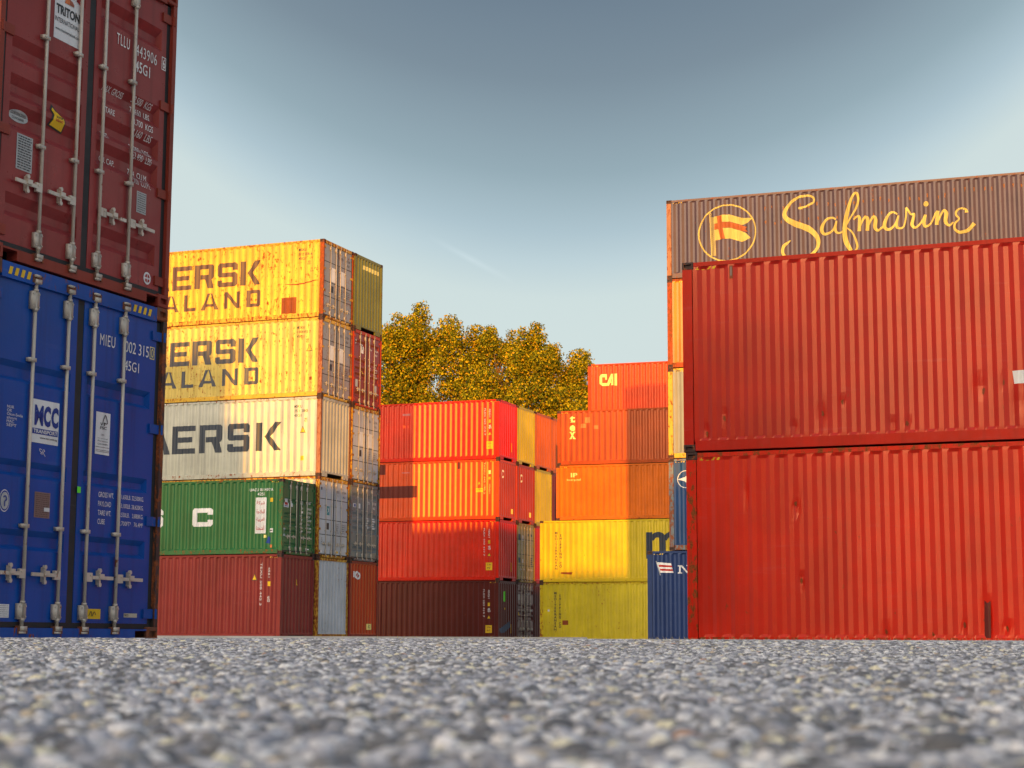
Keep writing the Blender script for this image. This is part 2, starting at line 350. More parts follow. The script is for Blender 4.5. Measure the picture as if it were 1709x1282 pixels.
class Box:
    """one shipping container with decals on its long side ('s') and its end ('e')"""
    def __init__(s, label, corner, th, z0, typ, col, L=L40, H=HC, end='blank', style='flat', rust=0.12, frust=0.5, fcol=None, dents=(),
                 endcol=None, hz=0.63, brk=(0.977, 1.885), plain=False, group='shipping containers stacked in the yard', tunnel=True, ecast=None, pcol=None):
        th = R(th); s.L, s.H, s.typ, s.style, s.end = L, H, typ, style, end
        ux = Vector((math.cos(th), -math.sin(th), 0)); vy = Vector((math.sin(th), math.cos(th), 0))
        cx = -L / 2 if typ == 'L' else L / 2
        base = Vector((corner[0], corner[1], 0)) + ux * cx + vy * (W / 2); base.z = z0
        s.root = bpy.data.objects.new('shipping_container', None); COL.objects.link(s.root)
        s.root.empty_display_size = 0.5
        s.root.location = base; s.root.rotation_euler = (0, 0, -th)
        s.root['label'] = label; s.root['category'] = 'shipping container'; s.root['group'] = group
        s.dec = {}; s.gid = 0; s.hold = False
        s.u0 = L / 2 if typ == 'L' else -L / 2
        P = body(col, rust); F = trim(fcol or col, frust); PO = trim(*pcol) if pcol else F; E = body(endcol or col, rust); s.P = P
        s.sb = side_breaks(L, bool(dents))
        r = s.root
        # long sides
        key = ('side', L, H, dents)
        pm = cached(key, lambda: corrugated(s.sb, 0.165, H - 0.072, dents, 22 if dents else 1), 'side_panel')
        link('side_panel', pm, P, r, (-L / 2, -W / 2, 0))
        pm2 = cached(('side', L, H, ()), lambda: corrugated(s.sb, 0.165, H - 0.072), 'side_panel')
        link('side_panel', pm2, P, r, (L / 2, W / 2, 0), (0, 0, math.pi))
        # ends
        s.eb = end_breaks()
        em = cached(('endp', H), lambda: corrugated(s.eb, 0.185, H - 0.10, (), 1, 0.06), 'end_wall')
        link('end_wall', em, E, r, (-L / 2, W / 2, 0), (0, 0, -math.pi / 2))
        if end == 'blank': link('end_wall', em, E, r, (L / 2, -W / 2, 0), (0, 0, math.pi / 2))
        # roof and floor
        rm = cached(('roof', L), lambda: s._plate(L, 0.03), 'roof'); link('roof', rm, P, r, (0, 0, H - 0.045))
        link('floor', rm, M_DARK, r, (0, 0, 0.13))
        # rails
        tr = cached(('trail', L), lambda: s._b(-L / 2 + 0.18, L / 2 - 0.18, -W / 2 + 0.004, -W / 2 + 0.064, -0.075, -0.012), 'top_rail')
        def brl():
            m = MB(); m.box(-L / 2 + 0.18, L / 2 - 0.18, -W / 2 + 0.005, -W / 2 + 0.045, 0.022, 0.17); m.box(-L / 2 + 0.18, L / 2 - 0.18, -W / 2 + 0.045, -W / 2 + 0.11, 0.022, 0.032); return m
        br = cached(('brail', L), brl, 'bottom_rail')
        for rz in (0, math.pi):
            link('top_rail', tr, F, r, (0, 0, H), (0, 0, rz)); link('bottom_rail', br, F, r, (0, 0, 0), (0, 0, rz))
        # end rails, posts, castings
        def header(door):
            m = MB(); y = W / 2 - 0.165; m.box(-0.106 if door else -0.066, -0.006, -y, y, H - (0.135 if door else 0.105), H - 0.012); return m
        def sill(door, tun):
            m = MB(); y = W / 2 - 0.165; lo, hi = (0.012, 0.10) if door else (0.012, 0.19); g = 0.62; n = y - 0.17
            prof = [(-y, lo), (-g, lo), (-g, 0.14), (g, 0.14), (g, lo), (y, lo)] if tun and not door else ([(-y, 0.085), (-n, 0.085), (-n, lo), (n, lo), (n, 0.085), (y, 0.085)] if door else [(-y, lo), (y, lo)])
            pts = prof + [(y, hi), (-y, hi)]; k = len(pts); x0, x1 = (-0.106, -0.006) if door else (-0.066, -0.006)
            m.v = [(x1, a, c) for a, c in pts] + [(x0, a, c) for a, c in pts]
            m.f = [tuple(range(k)), tuple(range(2 * k - 1, k - 1, -1))] + [(i, k + i, k + (i + 1) % k, (i + 1) % k) for i in range(k)]
            return m
        isd = end == 'door'
        link('header_rail', cached(('hdr', H, isd), lambda: header(isd), 'header_rail'), F, r, (L / 2, 0, 0)); link('end_sill', cached(('sill', isd, tunnel), lambda: sill(isd, tunnel), 'end_sill'), F, r, (L / 2, 0, 0))
        link('header_rail', cached(('hdr', H, False), lambda: header(False), 'header_rail'), F, r, (-L / 2, 0, 0), (0, 0, math.pi)); link('end_sill', cached(('sill', False, False), lambda: sill(False, False), 'end_sill'), F, r, (-L / 2, 0, 0), (0, 0, math.pi))
        def post(pw):
            m = MB(); m.box(-0.155, -0.004, 0.004, pw, 0.116, H - 0.116); return m
        pmesh = cached(('post', H, 'w'), lambda: post(0.115), 'corner_post'); pd = cached(('post', H, 'd'), lambda: post(0.062), 'corner_post')
        for sx in (1, -1):
            for sy in (1, -1):
                isd = sx == 1 and end == 'door'
                o = link('corner_post', pd if isd else pmesh, PO, r, (sx * L / 2, -sy * W / 2, 0))
                o.scale = (sx, sy, 1)
                for zc in (0.0595, H - 0.0595):
                    link('corner_casting', CASTING, (ecast or M_CAST) if not plain else F, r, (sx * (L / 2 - 0.0885), sy * (W / 2 - 0.0805), zc))
        if end == 'door': s.doors(F, endcol or col, rust, hz, brk)
        if plain: return
        # hazard stripes on the top rails' ends
        for k in range(4):
            a = 0.21 + k * 0.085
            aa = -a if typ == 'L' else a
            s.poly('s', [(aa, H - 0.125), (aa + 0.045, H - 0.125), (aa + 0.075, H - 0.085), (aa + 0.03, H - 0.085)], I_YELLOW, 'hazard_stripes', 0.004)
    def _b(s, *a): m = MB(); m.box(*a); return m
    def _plate(s, L, t): return s._b(-L / 2 + 0.06, L / 2 - 0.06, -W / 2 + 0.062, W / 2 - 0.062, 0, t)
    def doors(s, F, col, rust, hz, brk):
        H = s.H; r = s.root; x = s.L / 2; Pm = body(col, rust)
        y = -W / 2
        def gk():
            m = MB(); xx = -DOOR_FACE - 0.004
            m.box(xx - 0.03, xx, 1.178, 1.262, 0.10, H - 0.13)
            m.box(xx - 0.03, xx + 0.001, 0.062, 0.118, 0.10, H - 0.13); m.box(xx - 0.03, xx + 0.001, 2.320, 2.376, 0.10, H - 0.13)
            m.box(xx - 0.03, xx + 0.003, 0.062, 2.376, 0.102, 0.144); m.box(xx - 0.03, xx + 0.003, 0.062, 2.376, H - 0.165, H - 0.134)
            return m
        link('door_gasket', cached(('gasket', H), gk, 'door_gasket'), M_RUBBER, r, (x, y, 0))
        link('door_backing', cached(('dback', H), lambda: s._b(-0.16, -0.12, 0.06, W - 0.06, 0.11, H - 0.05), 'door_backing'), M_DARK, r, (x, y, 0))
        bz = tuple(b for b in brk)
        for d, (y0, y1, ra, rb, bars) in enumerate(((0.119, 1.176, 0.195, 1.11, BARS[:2]), (1.264, 2.319, 1.335, 2.245, BARS[2:]))):
            dm = cached(('leaf', s.style, H, d), lambda: door_leaf(s.style, H, y0, y1, ra, rb), 'door')
            door = link('door', dm, Pm, r, (x, y, 0))
            for i, b in enumerate(bars):
                link('locking_bar', cached(('bar', H, bz), lambda: bar_mesh(H, bz), 'locking_bar', True), M_GALV, door, (0, b, 0))
                for zc in (0.085, H - 0.085): link('cam_keeper', cached(('keeper',), keeper_mesh, 'cam_keeper'), M_RUST, door, (0.003, b, zc))
                sg = -1 if d == 0 else 1; ln = 0.33 if (d == 0 and i == 0) else 0.36
                link('handle', cached(('handle', sg, ln), lambda: handle_mesh(sg, ln), 'handle'), M_GALV, door, (0, b, hz))
            def hg():
                m = MB(); a, b = (2.24, 2.425) if d else (0.013, 0.198)
                m.box(-DOOR_FACE, -0.018, a, b, -0.04, 0.04); yb = 2.40 if d else 0.038; m.tube((-0.012, yb, -0.042), (-0.012, yb, 0.042), 0.018, n=8); return m
            for zc in (0.23, 1.02, 1.82, H - 0.26): link('hinge', cached(('hinge', d), hg, 'hinge'), F, door, (0, 0, zc))
            if s.style == 'flat':
                sm = lambda: s._b(-DOOR_FACE - 0.002, -DOOR_FACE + 0.003, y0 + 0.005, y1 - 0.005, -0.012, 0.012)
                for zc in (0.83, 1.37, 2.11): link('panel_seam', cached(('seam', d), sm, 'panel_seam'), M_RUBBER, door, (0, 0, zc * H / HC))
    # -------------------------------------------------------------- decals
    def key(s, face, name, mat):
        if name.split('_')[-1] in ('print', 'stripes', 'marks', 'script', 'scribble', 'mark', 'flag', 'pole') or name in ('script',) or s.hold: return (face, name, mat.name, s.gid if s.hold else 0)
        s.gid += 1; return (face, name, mat.name, s.gid)
    def poly(s, face, pts, mat, name='lettering', off=0.004):
        s.dec.setdefault(s.key(face, name, mat), []).append((list(pts), [tuple(range(len(pts)))], off))
    def rect(s, face, a0, b0, a1, b1, mat, name='sticker', off=0.004):
        s.poly(face, [(a0, b0), (a1, b0), (a1, b1), (a0, b1)], mat, name, off)
    def text(s, face, body, a0, b0, a1, b1, mat, bold=0.0, off=0.006, rot=0, align='LEFT', space=1.0, line=1.0, name='lettering'):
        v, f = glyph(body, bold, align, space, line)
        if rot == 90: v = [(1 - q, p) for p, q in v]
        if rot == -90: v = [(q, 1 - p) for p, q in v]
        s.dec.setdefault(s.key(face, name, mat), []).append(([(a0 + p * (a1 - a0), b0 + q * (b1 - b0)) for p, q in v], f, off))
    def stroke(s, face, pts, w, mat, name='lettering', off=0.005, rise=0.006, smooth=4):
        """ribbon along a smoothed path; w is one width or a width per point"""
        ws = w if isinstance(w, (list, tuple)) else [w] * len(pts)
        P, Q = [], []
        n = len(pts)
        if smooth > 1 and n > 2:
            for i in range(n - 1):
                p0 = pts[max(i - 1, 0)]; p1 = pts[i]; p2 = pts[i + 1]; p3 = pts[min(i + 2, n - 1)]
                for k in range(smooth):
                    t = k / smooth
                    P.append(tuple(0.5 * (2 * p1[j] + (p2[j] - p0[j]) * t + (2 * p0[j] - 5 * p1[j] + 4 * p2[j] - p3[j]) * t * t + (3 * p1[j] - p0[j] - 3 * p2[j] + p3[j]) * t ** 3) for j in (0, 1)))
                    Q.append(ws[i] + (ws[i + 1] - ws[i]) * t)
            P.append(pts[-1]); Q.append(ws[-1])
        else: P, Q = list(pts), list(ws)
        v = []
        for i, p in enumerate(P):
            a = P[max(i - 1, 0)]; b = P[min(i + 1, len(P) - 1)]
            dx, dy = b[0] - a[0], b[1] - a[1]; l = math.hypot(dx, dy) or 1; nx, ny = -dy / l, dx / l
            v += [(p[0] + nx * Q[i] / 2, p[1] + ny * Q[i] / 2), (p[0] - nx * Q[i] / 2, p[1] - ny * Q[i] / 2)]
        lst = s.dec.setdefault(s.key(face, name, mat), [])
        for i in range(len(P) - 1):
            lst.append((v[2 * i:2 * i + 4], [(0, 1, 3, 2)], off + rise * i / len(P)))
    def finish(s):
        for (face, name, mn, _), items in s.dec.items():
            bm = bmesh.new()
            lay = bm.verts.layers.float.new('off')
            for v, f, off in items:
                vs = [bm.verts.new((a, 0, b)) for a, b in v]
                for q in vs: q[lay] = off
                for q in f:
                    try: bm.faces.new([vs[i] for i in q])
                    except ValueError: pass
            if not bm.verts: bm.free(); continue
            if face == 's': pts = [(x - (s.L if s.typ == 'L' else 0), d) for x, d in s.sb]; axis = 0
            elif s.end == 'blank': pts = s.eb; axis = 0
            else: pts = door_breaks(s.style, s.H); axis = 2
            lo = min(v.co[axis] for v in bm.verts); hi = max(v.co[axis] for v in bm.verts)
            for x, d in pts:
                if lo < x < hi:
                    no = Vector((0, 0, 0)); no[axis] = 1; co = Vector((0, 0, 0)); co[axis] = x
                    bmesh.ops.bisect_plane(bm, geom=bm.verts[:] + bm.edges[:] + bm.faces[:], plane_co=co, plane_no=no, dist=1e-5)
            for v in bm.verts:
                a, z = v.co.x, v.co.z
                d = interp(pts, a if axis == 0 else z)
                if face == 's' and (a > -PANEL0 + 0.002 if s.typ == 'L' else a < PANEL0 - 0.002): d = 0.004
                if face == 's' and z > s.H - 0.076: d = 0.004
                if face == 'e' and z > s.H - 0.137 and s.end == 'door': d = 0.006
                d -= v[lay]
                v.co = Vector((s.u0 + a, -W / 2 + d, z)) if face == 's' else Vector((s.L / 2 - d, -W / 2 + a, z))
            me = bpy.data.meshes.new(name); bm.to_mesh(me); bm.free(); me.materials.append(None)
            link(name, me, bpy.data.materials[mn], s.root)

# ------------------------------------------------------------------ the yard: near left stack
A = (-3.95, 12.88); TA = 21.97
def offs(c, th, u=0.0, v=0.0):
    t = R(th); return (c[0] + u * math.cos(t) + v * math.sin(t), c[1] - u * math.sin(t) + v * math.cos(t))
ZA = -0.035
a1 = Box('royal blue container with closed doors, on the ground at the near left', A, TA, ZA, 'L', 'blue', end='door', style='wide3', rust=0.04, frust=0.45, fcol='blue', pcol=('darkpost', 0.8), hz=0.512, brk=(0.877, 2.17), ecast=M_RUST)
a2 = Box('dark maroon container with closed doors, directly on top of the royal blue container', offs(A, TA, 0.0), TA, ZA + HC, 'L', 'maroon', end='door', style='deep5', rust=0.0, frust=0.12, fcol='maroonf', hz=0.645, brk=(0.982, 1.885), ecast=trim('maroonf', 0.3))
a3 = Box('brown container above the dark maroon one, third of the nearest left stack', offs(A, TA, 0.0), TA, ZA + 2 * HC, 'L', 'brown', plain=True)
D = 0.045
def tx(b, t, v0, z0, v1, z1, m, bold=0.0, **k): b.text('e', t, v0 + D, z0, v1 + D, z1, m, bold, **k)
def rc(b, v0, z0, v1, z1, m, off=0.003, name='sticker'): b.rect('e', v0 + D, z0, v1 + D, z1, m, name, off)
# maroon door
b = a2
rc(b, 0.655, 1.94, 1.0, 2.69, I_STICKW, 0.002, 'sign')
for side, mat in ((-1, I_ORANGE), (1, ink('sign_brown', (0.28, 0.07, 0.03)))):
    c = 0.845 + D
    for pl in ([(0, 2.50), (0.105, 2.50), (0.118, 2.385), (0.094, 2.385), (0.075, 2.45), (0, 2.45)], [(0, 2.45), (0.03, 2.45), (0.03, 2.315), (0, 2.315)], [(0, 2.315), (0.03, 2.315), (0.06, 2.29), (0.06, 2.27), (0, 2.27)]):
        b.poly('e', [(c + side * x, z) for x, z in pl], mat, 'sign_print', 0.006)
tx(b, 'TRITON', 0.675, 2.155, 0.985, 2.235, I_BLACK, 0.03, name='sign_print')
tx(b, 'INTERNATIONAL', 0.662, 2.085, 0.985, 2.125, I_BLACK, 0.0, name='sign_print')
tx(b, 'www.tritoninternational.com', 0.672, 2.015, 0.985, 2.040, I_BLACK, 0.01, name='sign_print')
tx(b, 'TLLU', 1.515, 2.165, 1.705, 2.262, I_WHITE, 0.0, space=1.25)
tx(b, '443906', 1.80, 2.155, 2.125, 2.255, I_WHITE, 0.0, space=1.12)
tx(b, '45G1', 1.80, 2.01, 2.025, 2.11, I_WHITE, 0.01)
for q in ((2.205, 2.15, 2.213, 2.27), (2.262, 2.15, 2.270, 2.27), (2.213, 2.262, 2.262, 2.27), (2.213, 2.15, 2.262, 2.158)): rc(b, *q, I_WHITE, 0.004, 'lettering')
tx(b, '6', 2.22, 2.165, 2.255, 2.255, I_WHITE, 0.01)
for t, z in (('MAX. GROSS', 1.72), ('TARE', 1.52), ('NET', 1.31), ('CU. CAP.', 1.10)):
    wd = {'MAX. GROSS': 0.29, 'TARE': 0.14, 'NET': 0.10, 'CU. CAP.': 0.22}[t]
    tx(b, t, 1.385, z, 1.385 + wd, z + 0.05, I_WHITE, 0.0)
for t, z in (('32.500  KGS', 1.735), ('71.650  LBS', 1.64), ('3.700  KGS', 1.53), ('8.160  LBS', 1.44), ('28.800  KGS', 1.305), ('63.490  LBS', 1.235), ('76.4  CU.M.', 1.085), ('2.700  CU.FT.', 1.015)):
    tx(b, t, 1.80, z, 2.10, z + 0.055, I_WHITE, 0.0)
b.poly('e', [(0.72 + D, 1.40), (0.80 + D, 1.355), (0.855 + D, 1.28), (0.862 + D, 1.185), (0.655 + D, 1.205)], I_BLACK, 'sticker', 0.003)
b.poly('e', [(0.732 + D, 1.375), (0.79 + D, 1.345), (0.84 + D, 1.28), (0.848 + D, 1.198), (0.68 + D, 1.215)], I_YELLOW, 'warning_sticker', 0.006)
tx(b, 'SUPER', 0.735, 1.285, 0.82, 1.303, I_BLACK, 0.02, off=0.009); tx(b, 'HEAVY', 0.73, 1.255, 0.825, 1.276, I_RED, 0.03, off=0.009)
b.poly('e', [(0.31 + D + 0.125 * math.cos(t) * (1 if abs(math.cos(t)) < .8 else 1), 1.177 + 0.046 * math.sin(t)) for t in [i * math.pi / 10 for i in range(20)]], I_PLATE, 'sticker', 0.003)
tx(b, 'CORTEN STEEL', 0.215, 1.184, 0.405, 1.204, I_BLACK, 0.0, off=0.006); tx(b, 'CONTAINER', 0.235, 1.150, 0.385, 1.170, I_BLACK, 0.0, off=0.006)
def dataplate(b, v0, z0, v1, z1, m, pm, n=11, seed=1):
    rc(b, v0, z0, v1, z1, m, 0.003, 'data_plate'); rnd = random.Random(seed); h = (z1 - z0)
    for i in range(n):
        z = z1 - h * (i + 0.8) / (n + 0.6); w = (v1 - v0)
        x = v0 + w * 0.08
        while x < v1 - w * 0.12:
            l = rnd.uniform(0.04, 0.2) * w; rc(b, x, z - h * 0.018, min(x + l, v1 - w * 0.07), z + h * 0.014, pm, 0.0055, 'plate_print'); x += l + w * 0.035
dataplate(b, 0.255, 0.745, 0.452, 1.03, I_PLATE, I_BLACK, 13, 3)
dataplate(b, 1.895, 0.775, 2.04, 0.964, I_PLATE, I_BLACK, 9, 4)
cx_, cz_ = 2.094 + D, 0.227
b.poly('e', [(cx_ + 0.055 * math.cos(t), cz_ + 0.055 * math.sin(t)) for t in [i * math.pi / 12 for i in range(24)]], I_STICKW, 'round_sticker', 0.003)
for s1, s2 in ((1, 1), (1, -1), (-1, 1), (-1, -1)):
    b.poly('e', [(cx_ + s1 * 0.006, cz_ + s2 * 0.008), (cx_ + s1 * 0.036, cz_ + s2 * 0.008), (cx_ + s1 * 0.026, cz_ + s2 * 0.028), (cx_ + s1 * 0.006, cz_ + s2 * 0.038)], I_RED, 'sticker_print', 0.006)
# blue door
b = a1
rc(b, 0.59, 1.535, 0.934, 1.876, I_STICKW, 0.003, 'sign')
tx(b, 'M', 0.622, 1.672, 0.732, 1.832, I_BLUE, 0.03, name='sign_print'); tx(b, 'C', 0.737, 1.669, 0.825, 1.835, I_BLUE, 0.055, name='sign_print'); tx(b, 'C', 0.834, 1.669, 0.925, 1.835, I_BLUE, 0.055, name='sign_print')
rc(b, 0.602, 1.604, 0.924, 1.648, I_BLUE, 0.005, 'sign_band'); tx(b, 'TRANSPORT', 0.612, 1.611, 0.915, 1.641, I_STICKW, 0.02, off=0.008, name='sign_print')
tx(b, 'www.mcc.com.sg', 0.70, 1.565, 0.915, 1.582, I_BLACK, 0.01, name='sign_print')
tx(b, 'MIEU', 1.44, 2.435, 1.655, 2.53, I_WHITE, 0.0, space=1.15); tx(b, '002 315', 1.80, 2.43, 2.155, 2.527, I_WHITE, 0.0)
for q in ((2.175, 2.425, 2.182, 2.533), (2.238, 2.425, 2.245, 2.533), (2.182, 2.526, 2.238, 2.533), (2.182, 2.425, 2.238, 2.432)): rc(b, *q, I_CREAM, 0.004, 'lettering')
tx(b, '0', 2.193, 2.44, 2.227, 2.518, I_CREAM, 0.0); tx(b, '45G1', 1.80, 2.275, 2.015, 2.36, I_WHITE, 0.0)
rc(b, 1.43, 1.525, 1.63, 1.876, I_STICKW, 0.003, 'certificate_sticker')
b.stroke('e', [(1.495 + D, 1.79), (1.51 + D, 1.77), (1.53 + D, 1.81), (1.555 + D, 1.855), (1.585 + D, 1.80), (1.57 + D, 1.785), (1.53 + D, 1.79)], 0.008, I_BLACK, 'sticker_print')
rc(b, 1.538, 1.765, 1.55, 1.79, I_BLACK, 0.007, 'sticker_print')
tx(b, 'FSC', 1.49, 1.735, 1.58, 1.76, I_BLACK, 0.01, name='sticker_print'); tx(b, '100%', 1.505, 1.683, 1.55, 1.697, I_BLACK, name='sticker_print')
for i, z in enumerate((1.652, 1.632, 1.606)): tx(b, ('From well-managed', 'forests', 'C015689')[i], 1.46, z, 1.60, z + 0.012, I_BLACK, name='sticker_print')
for z in (1.585, 1.560, 1.548): rc(b, 1.435, z, 1.625, z + 0.003, I_BLACK, 0.0055, 'sticker_print')
for i, t in enumerate(('NUR', 'OK', 'Okun-Smile', 'short', 'MAC', 'SEPT')): tx(b, t, 0.285, 1.765 - i * 0.028, 0.285 + (0.08, 0.06, 0.19, 0.12, 0.09, 0.12)[i], 1.787 - i * 0.028, I_WHITE, 0.0, name='chalk_scribble')
b.stroke('e', [(0.73 + D, 1.485), (0.70 + D, 1.49), (0.705 + D, 1.472), (0.725 + D, 1.462), (0.71 + D, 1.452)], 0.005, I_WHITE, 'chalk_scribble')
b.stroke('e', [(0.735 + D, 1.445), (0.745 + D, 1.485), (0.765 + D, 1.478), (0.745 + D, 1.463), (0.77 + D, 1.435)], 0.005, I_WHITE, 'chalk_scribble')
for t, z, w in (('GROSS WT.', 1.175, 0.215), ('PAYLOAD', 1.10, 0.18), ('TARE WT.', 1.025, 0.185), ('CUBE', 0.953, 0.10)): tx(b, t, 1.50, z, 1.50 + w, z + 0.042, I_WHITE, 0.0)
for t, z in (('71,650LB. 32,500KG.', 1.175), ('63,100LB. 28,620KG.', 1.10), ('8,550LB.   3,880KG.', 1.025), ('2,700FT\u00b3   76.4M\u00b3', 0.953)): tx(b, t, 1.80, z, 2.155, z + 0.042, I_WHITE, 0.0)
for rr, mm, of in ((0.085, I_STICKW, 0.003), (0.078, I_BLUE, 0.0045), (0.066, I_PLATE, 0.006)):
    b.poly('e', [(0.305 + D + rr * 0.72 * math.cos(t), 1.055 + rr * math.sin(t)) for t in [i * math.pi / 14 for i in range(28)]], mm, 'round_sticker', of)
b.stroke('e', [(0.285 + D, 1.08), (0.31 + D, 1.09), (0.322 + D, 1.065), (0.30 + D, 1.05), (0.298 + D, 1.01)], 0.012, I_BLUE, 'sticker_print', off=0.008)
dataplate(b, 0.668, 0.953, 0.864, 1.153, I_BROWN, ink('plate_print', (0.10, 0.06, 0.055)), 12, 7); rc(b, 0.785, 1.005, 0.855, 1.035, I_STICKW, 0.008, 'label')
rc(b, 1.39, 0.178, 1.592, 0.259, I_YELLOW, 0.003, 'warning_sticker'); b.stroke('e', [(1.43 + D, 0.20), (1.46 + D, 0.24), (1.47 + D, 0.20), (1.50 + D, 0.235), (1.52 + D, 0.21)], 0.007, I_BLACK, 'sticker_print')
rc(b, 1.923, 0.196, 2.117, 0.23, ink('cream_sticker', (0.5, 0.48, 0.36)), 0.003, 'sticker'); tx(b, 'VCI', 1.93, 0.204, 1.985, 0.223, I_BLACK, 0.02)
dataplate(b, 0.30, 0.175, 0.417, 0.276, I_STICKW, I_BLACK, 6, 9); b.rect('e', 1.245, 1.185, 1.292, 1.235, I_GREEN, 'sticker', 0.012)
for v0 in (0.235, 1.905):
    for k in range(4): b.poly('e', [(v0 + k * 0.075, 2.79), (v0 + 0.04 + k * 0.075, 2.79), (v0 + 0.06 + k * 0.075, 2.852), (v0 + 0.02 + k * 0.075, 2.852)], I_YELLOW, 'hazard_stripes', 0.003)

# ------------------------------------------------------------------ left middle block
B = (-6.87, 62.17); TB = 21.14; ZB = -0.063
B0 = offs(B, TB, -0.08, -2.54); B2 = offs(B, TB, 0.02, 2.52)
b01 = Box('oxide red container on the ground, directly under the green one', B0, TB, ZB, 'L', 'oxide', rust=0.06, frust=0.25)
b02 = Box('green container with white letters and green doors, on top of an oxide red one', B0, TB, ZB + HC, 'L', 'green', H=SD, end='door', style='green5', rust=0.05, frust=0.6, hz=0.62)
b11 = Box('pale blue grey ribbed end on the ground, between two oxide red ends', B, TB, ZB, 'L', 'lgrey', rust=0.3, frust=0.9, fcol='mcream_sunlit', tunnel=False)
b12 = Box('light grey container with closed doors, right of the green doors', B, TB, ZB + HC, 'L', 'mwhite', end='door', endcol='lgrey', rust=0.25, frust=0.95, fcol='mcream_sunlit', hz=0.5)
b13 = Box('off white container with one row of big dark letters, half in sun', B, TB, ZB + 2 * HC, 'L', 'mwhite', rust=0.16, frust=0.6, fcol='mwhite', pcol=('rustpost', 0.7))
b14 = Box('grey container tinted sunlit cream, with two rows of big dark letters, second from top', B, TB, ZB + 3 * HC, 'L', 'mgrey_sunlit', end='door', endcol='mdoor', rust=0.5, frust=0.6, fcol='mcream_sunlit', pcol=('rustpost', 0.9), hz=0.5)
b15 = Box('grey container tinted sunlit yellow, with heavy rust spots and big brown letters, topmost', B, TB, ZB + 4 * HC, 'L', 'mcream_sunlit', end='door', endcol='mdoor', rust=0.5, frust=0.8, fcol='mcream_sunlit', pcol=('brown', 1.0), hz=0.5)
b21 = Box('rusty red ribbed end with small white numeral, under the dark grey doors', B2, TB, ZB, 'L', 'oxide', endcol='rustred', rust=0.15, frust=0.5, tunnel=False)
b22 = Box('dark grey container with rusty closed doors, above a rusty red end', B2, TB, ZB + HC, 'L', 'dgrey', end='door', style='deep5', rust=0.35, frust=0.7)
b23 = Box('grey container with panelled doors and two white placards, under the deep red doors', B2, TB, ZB + 2 * HC, 'L', 'mgrey_sunlit', end='door', endcol='lgrey', rust=0.3, frust=0.9, fcol='mcream_sunlit', hz=0.5)
b24 = Box('deep red container with closed doors under the olive green one', B2, TB, ZB + 3 * HC, 'L', 'oxide', end='door', style='deep5', rust=0.08, frust=0.4, fcol='rustred')
b25 = Box('olive green container with ribbed end, top right of the tall left block', B2, TB, ZB + 4 * HC, 'L', 'olive', rust=0.25, frust=0.5)

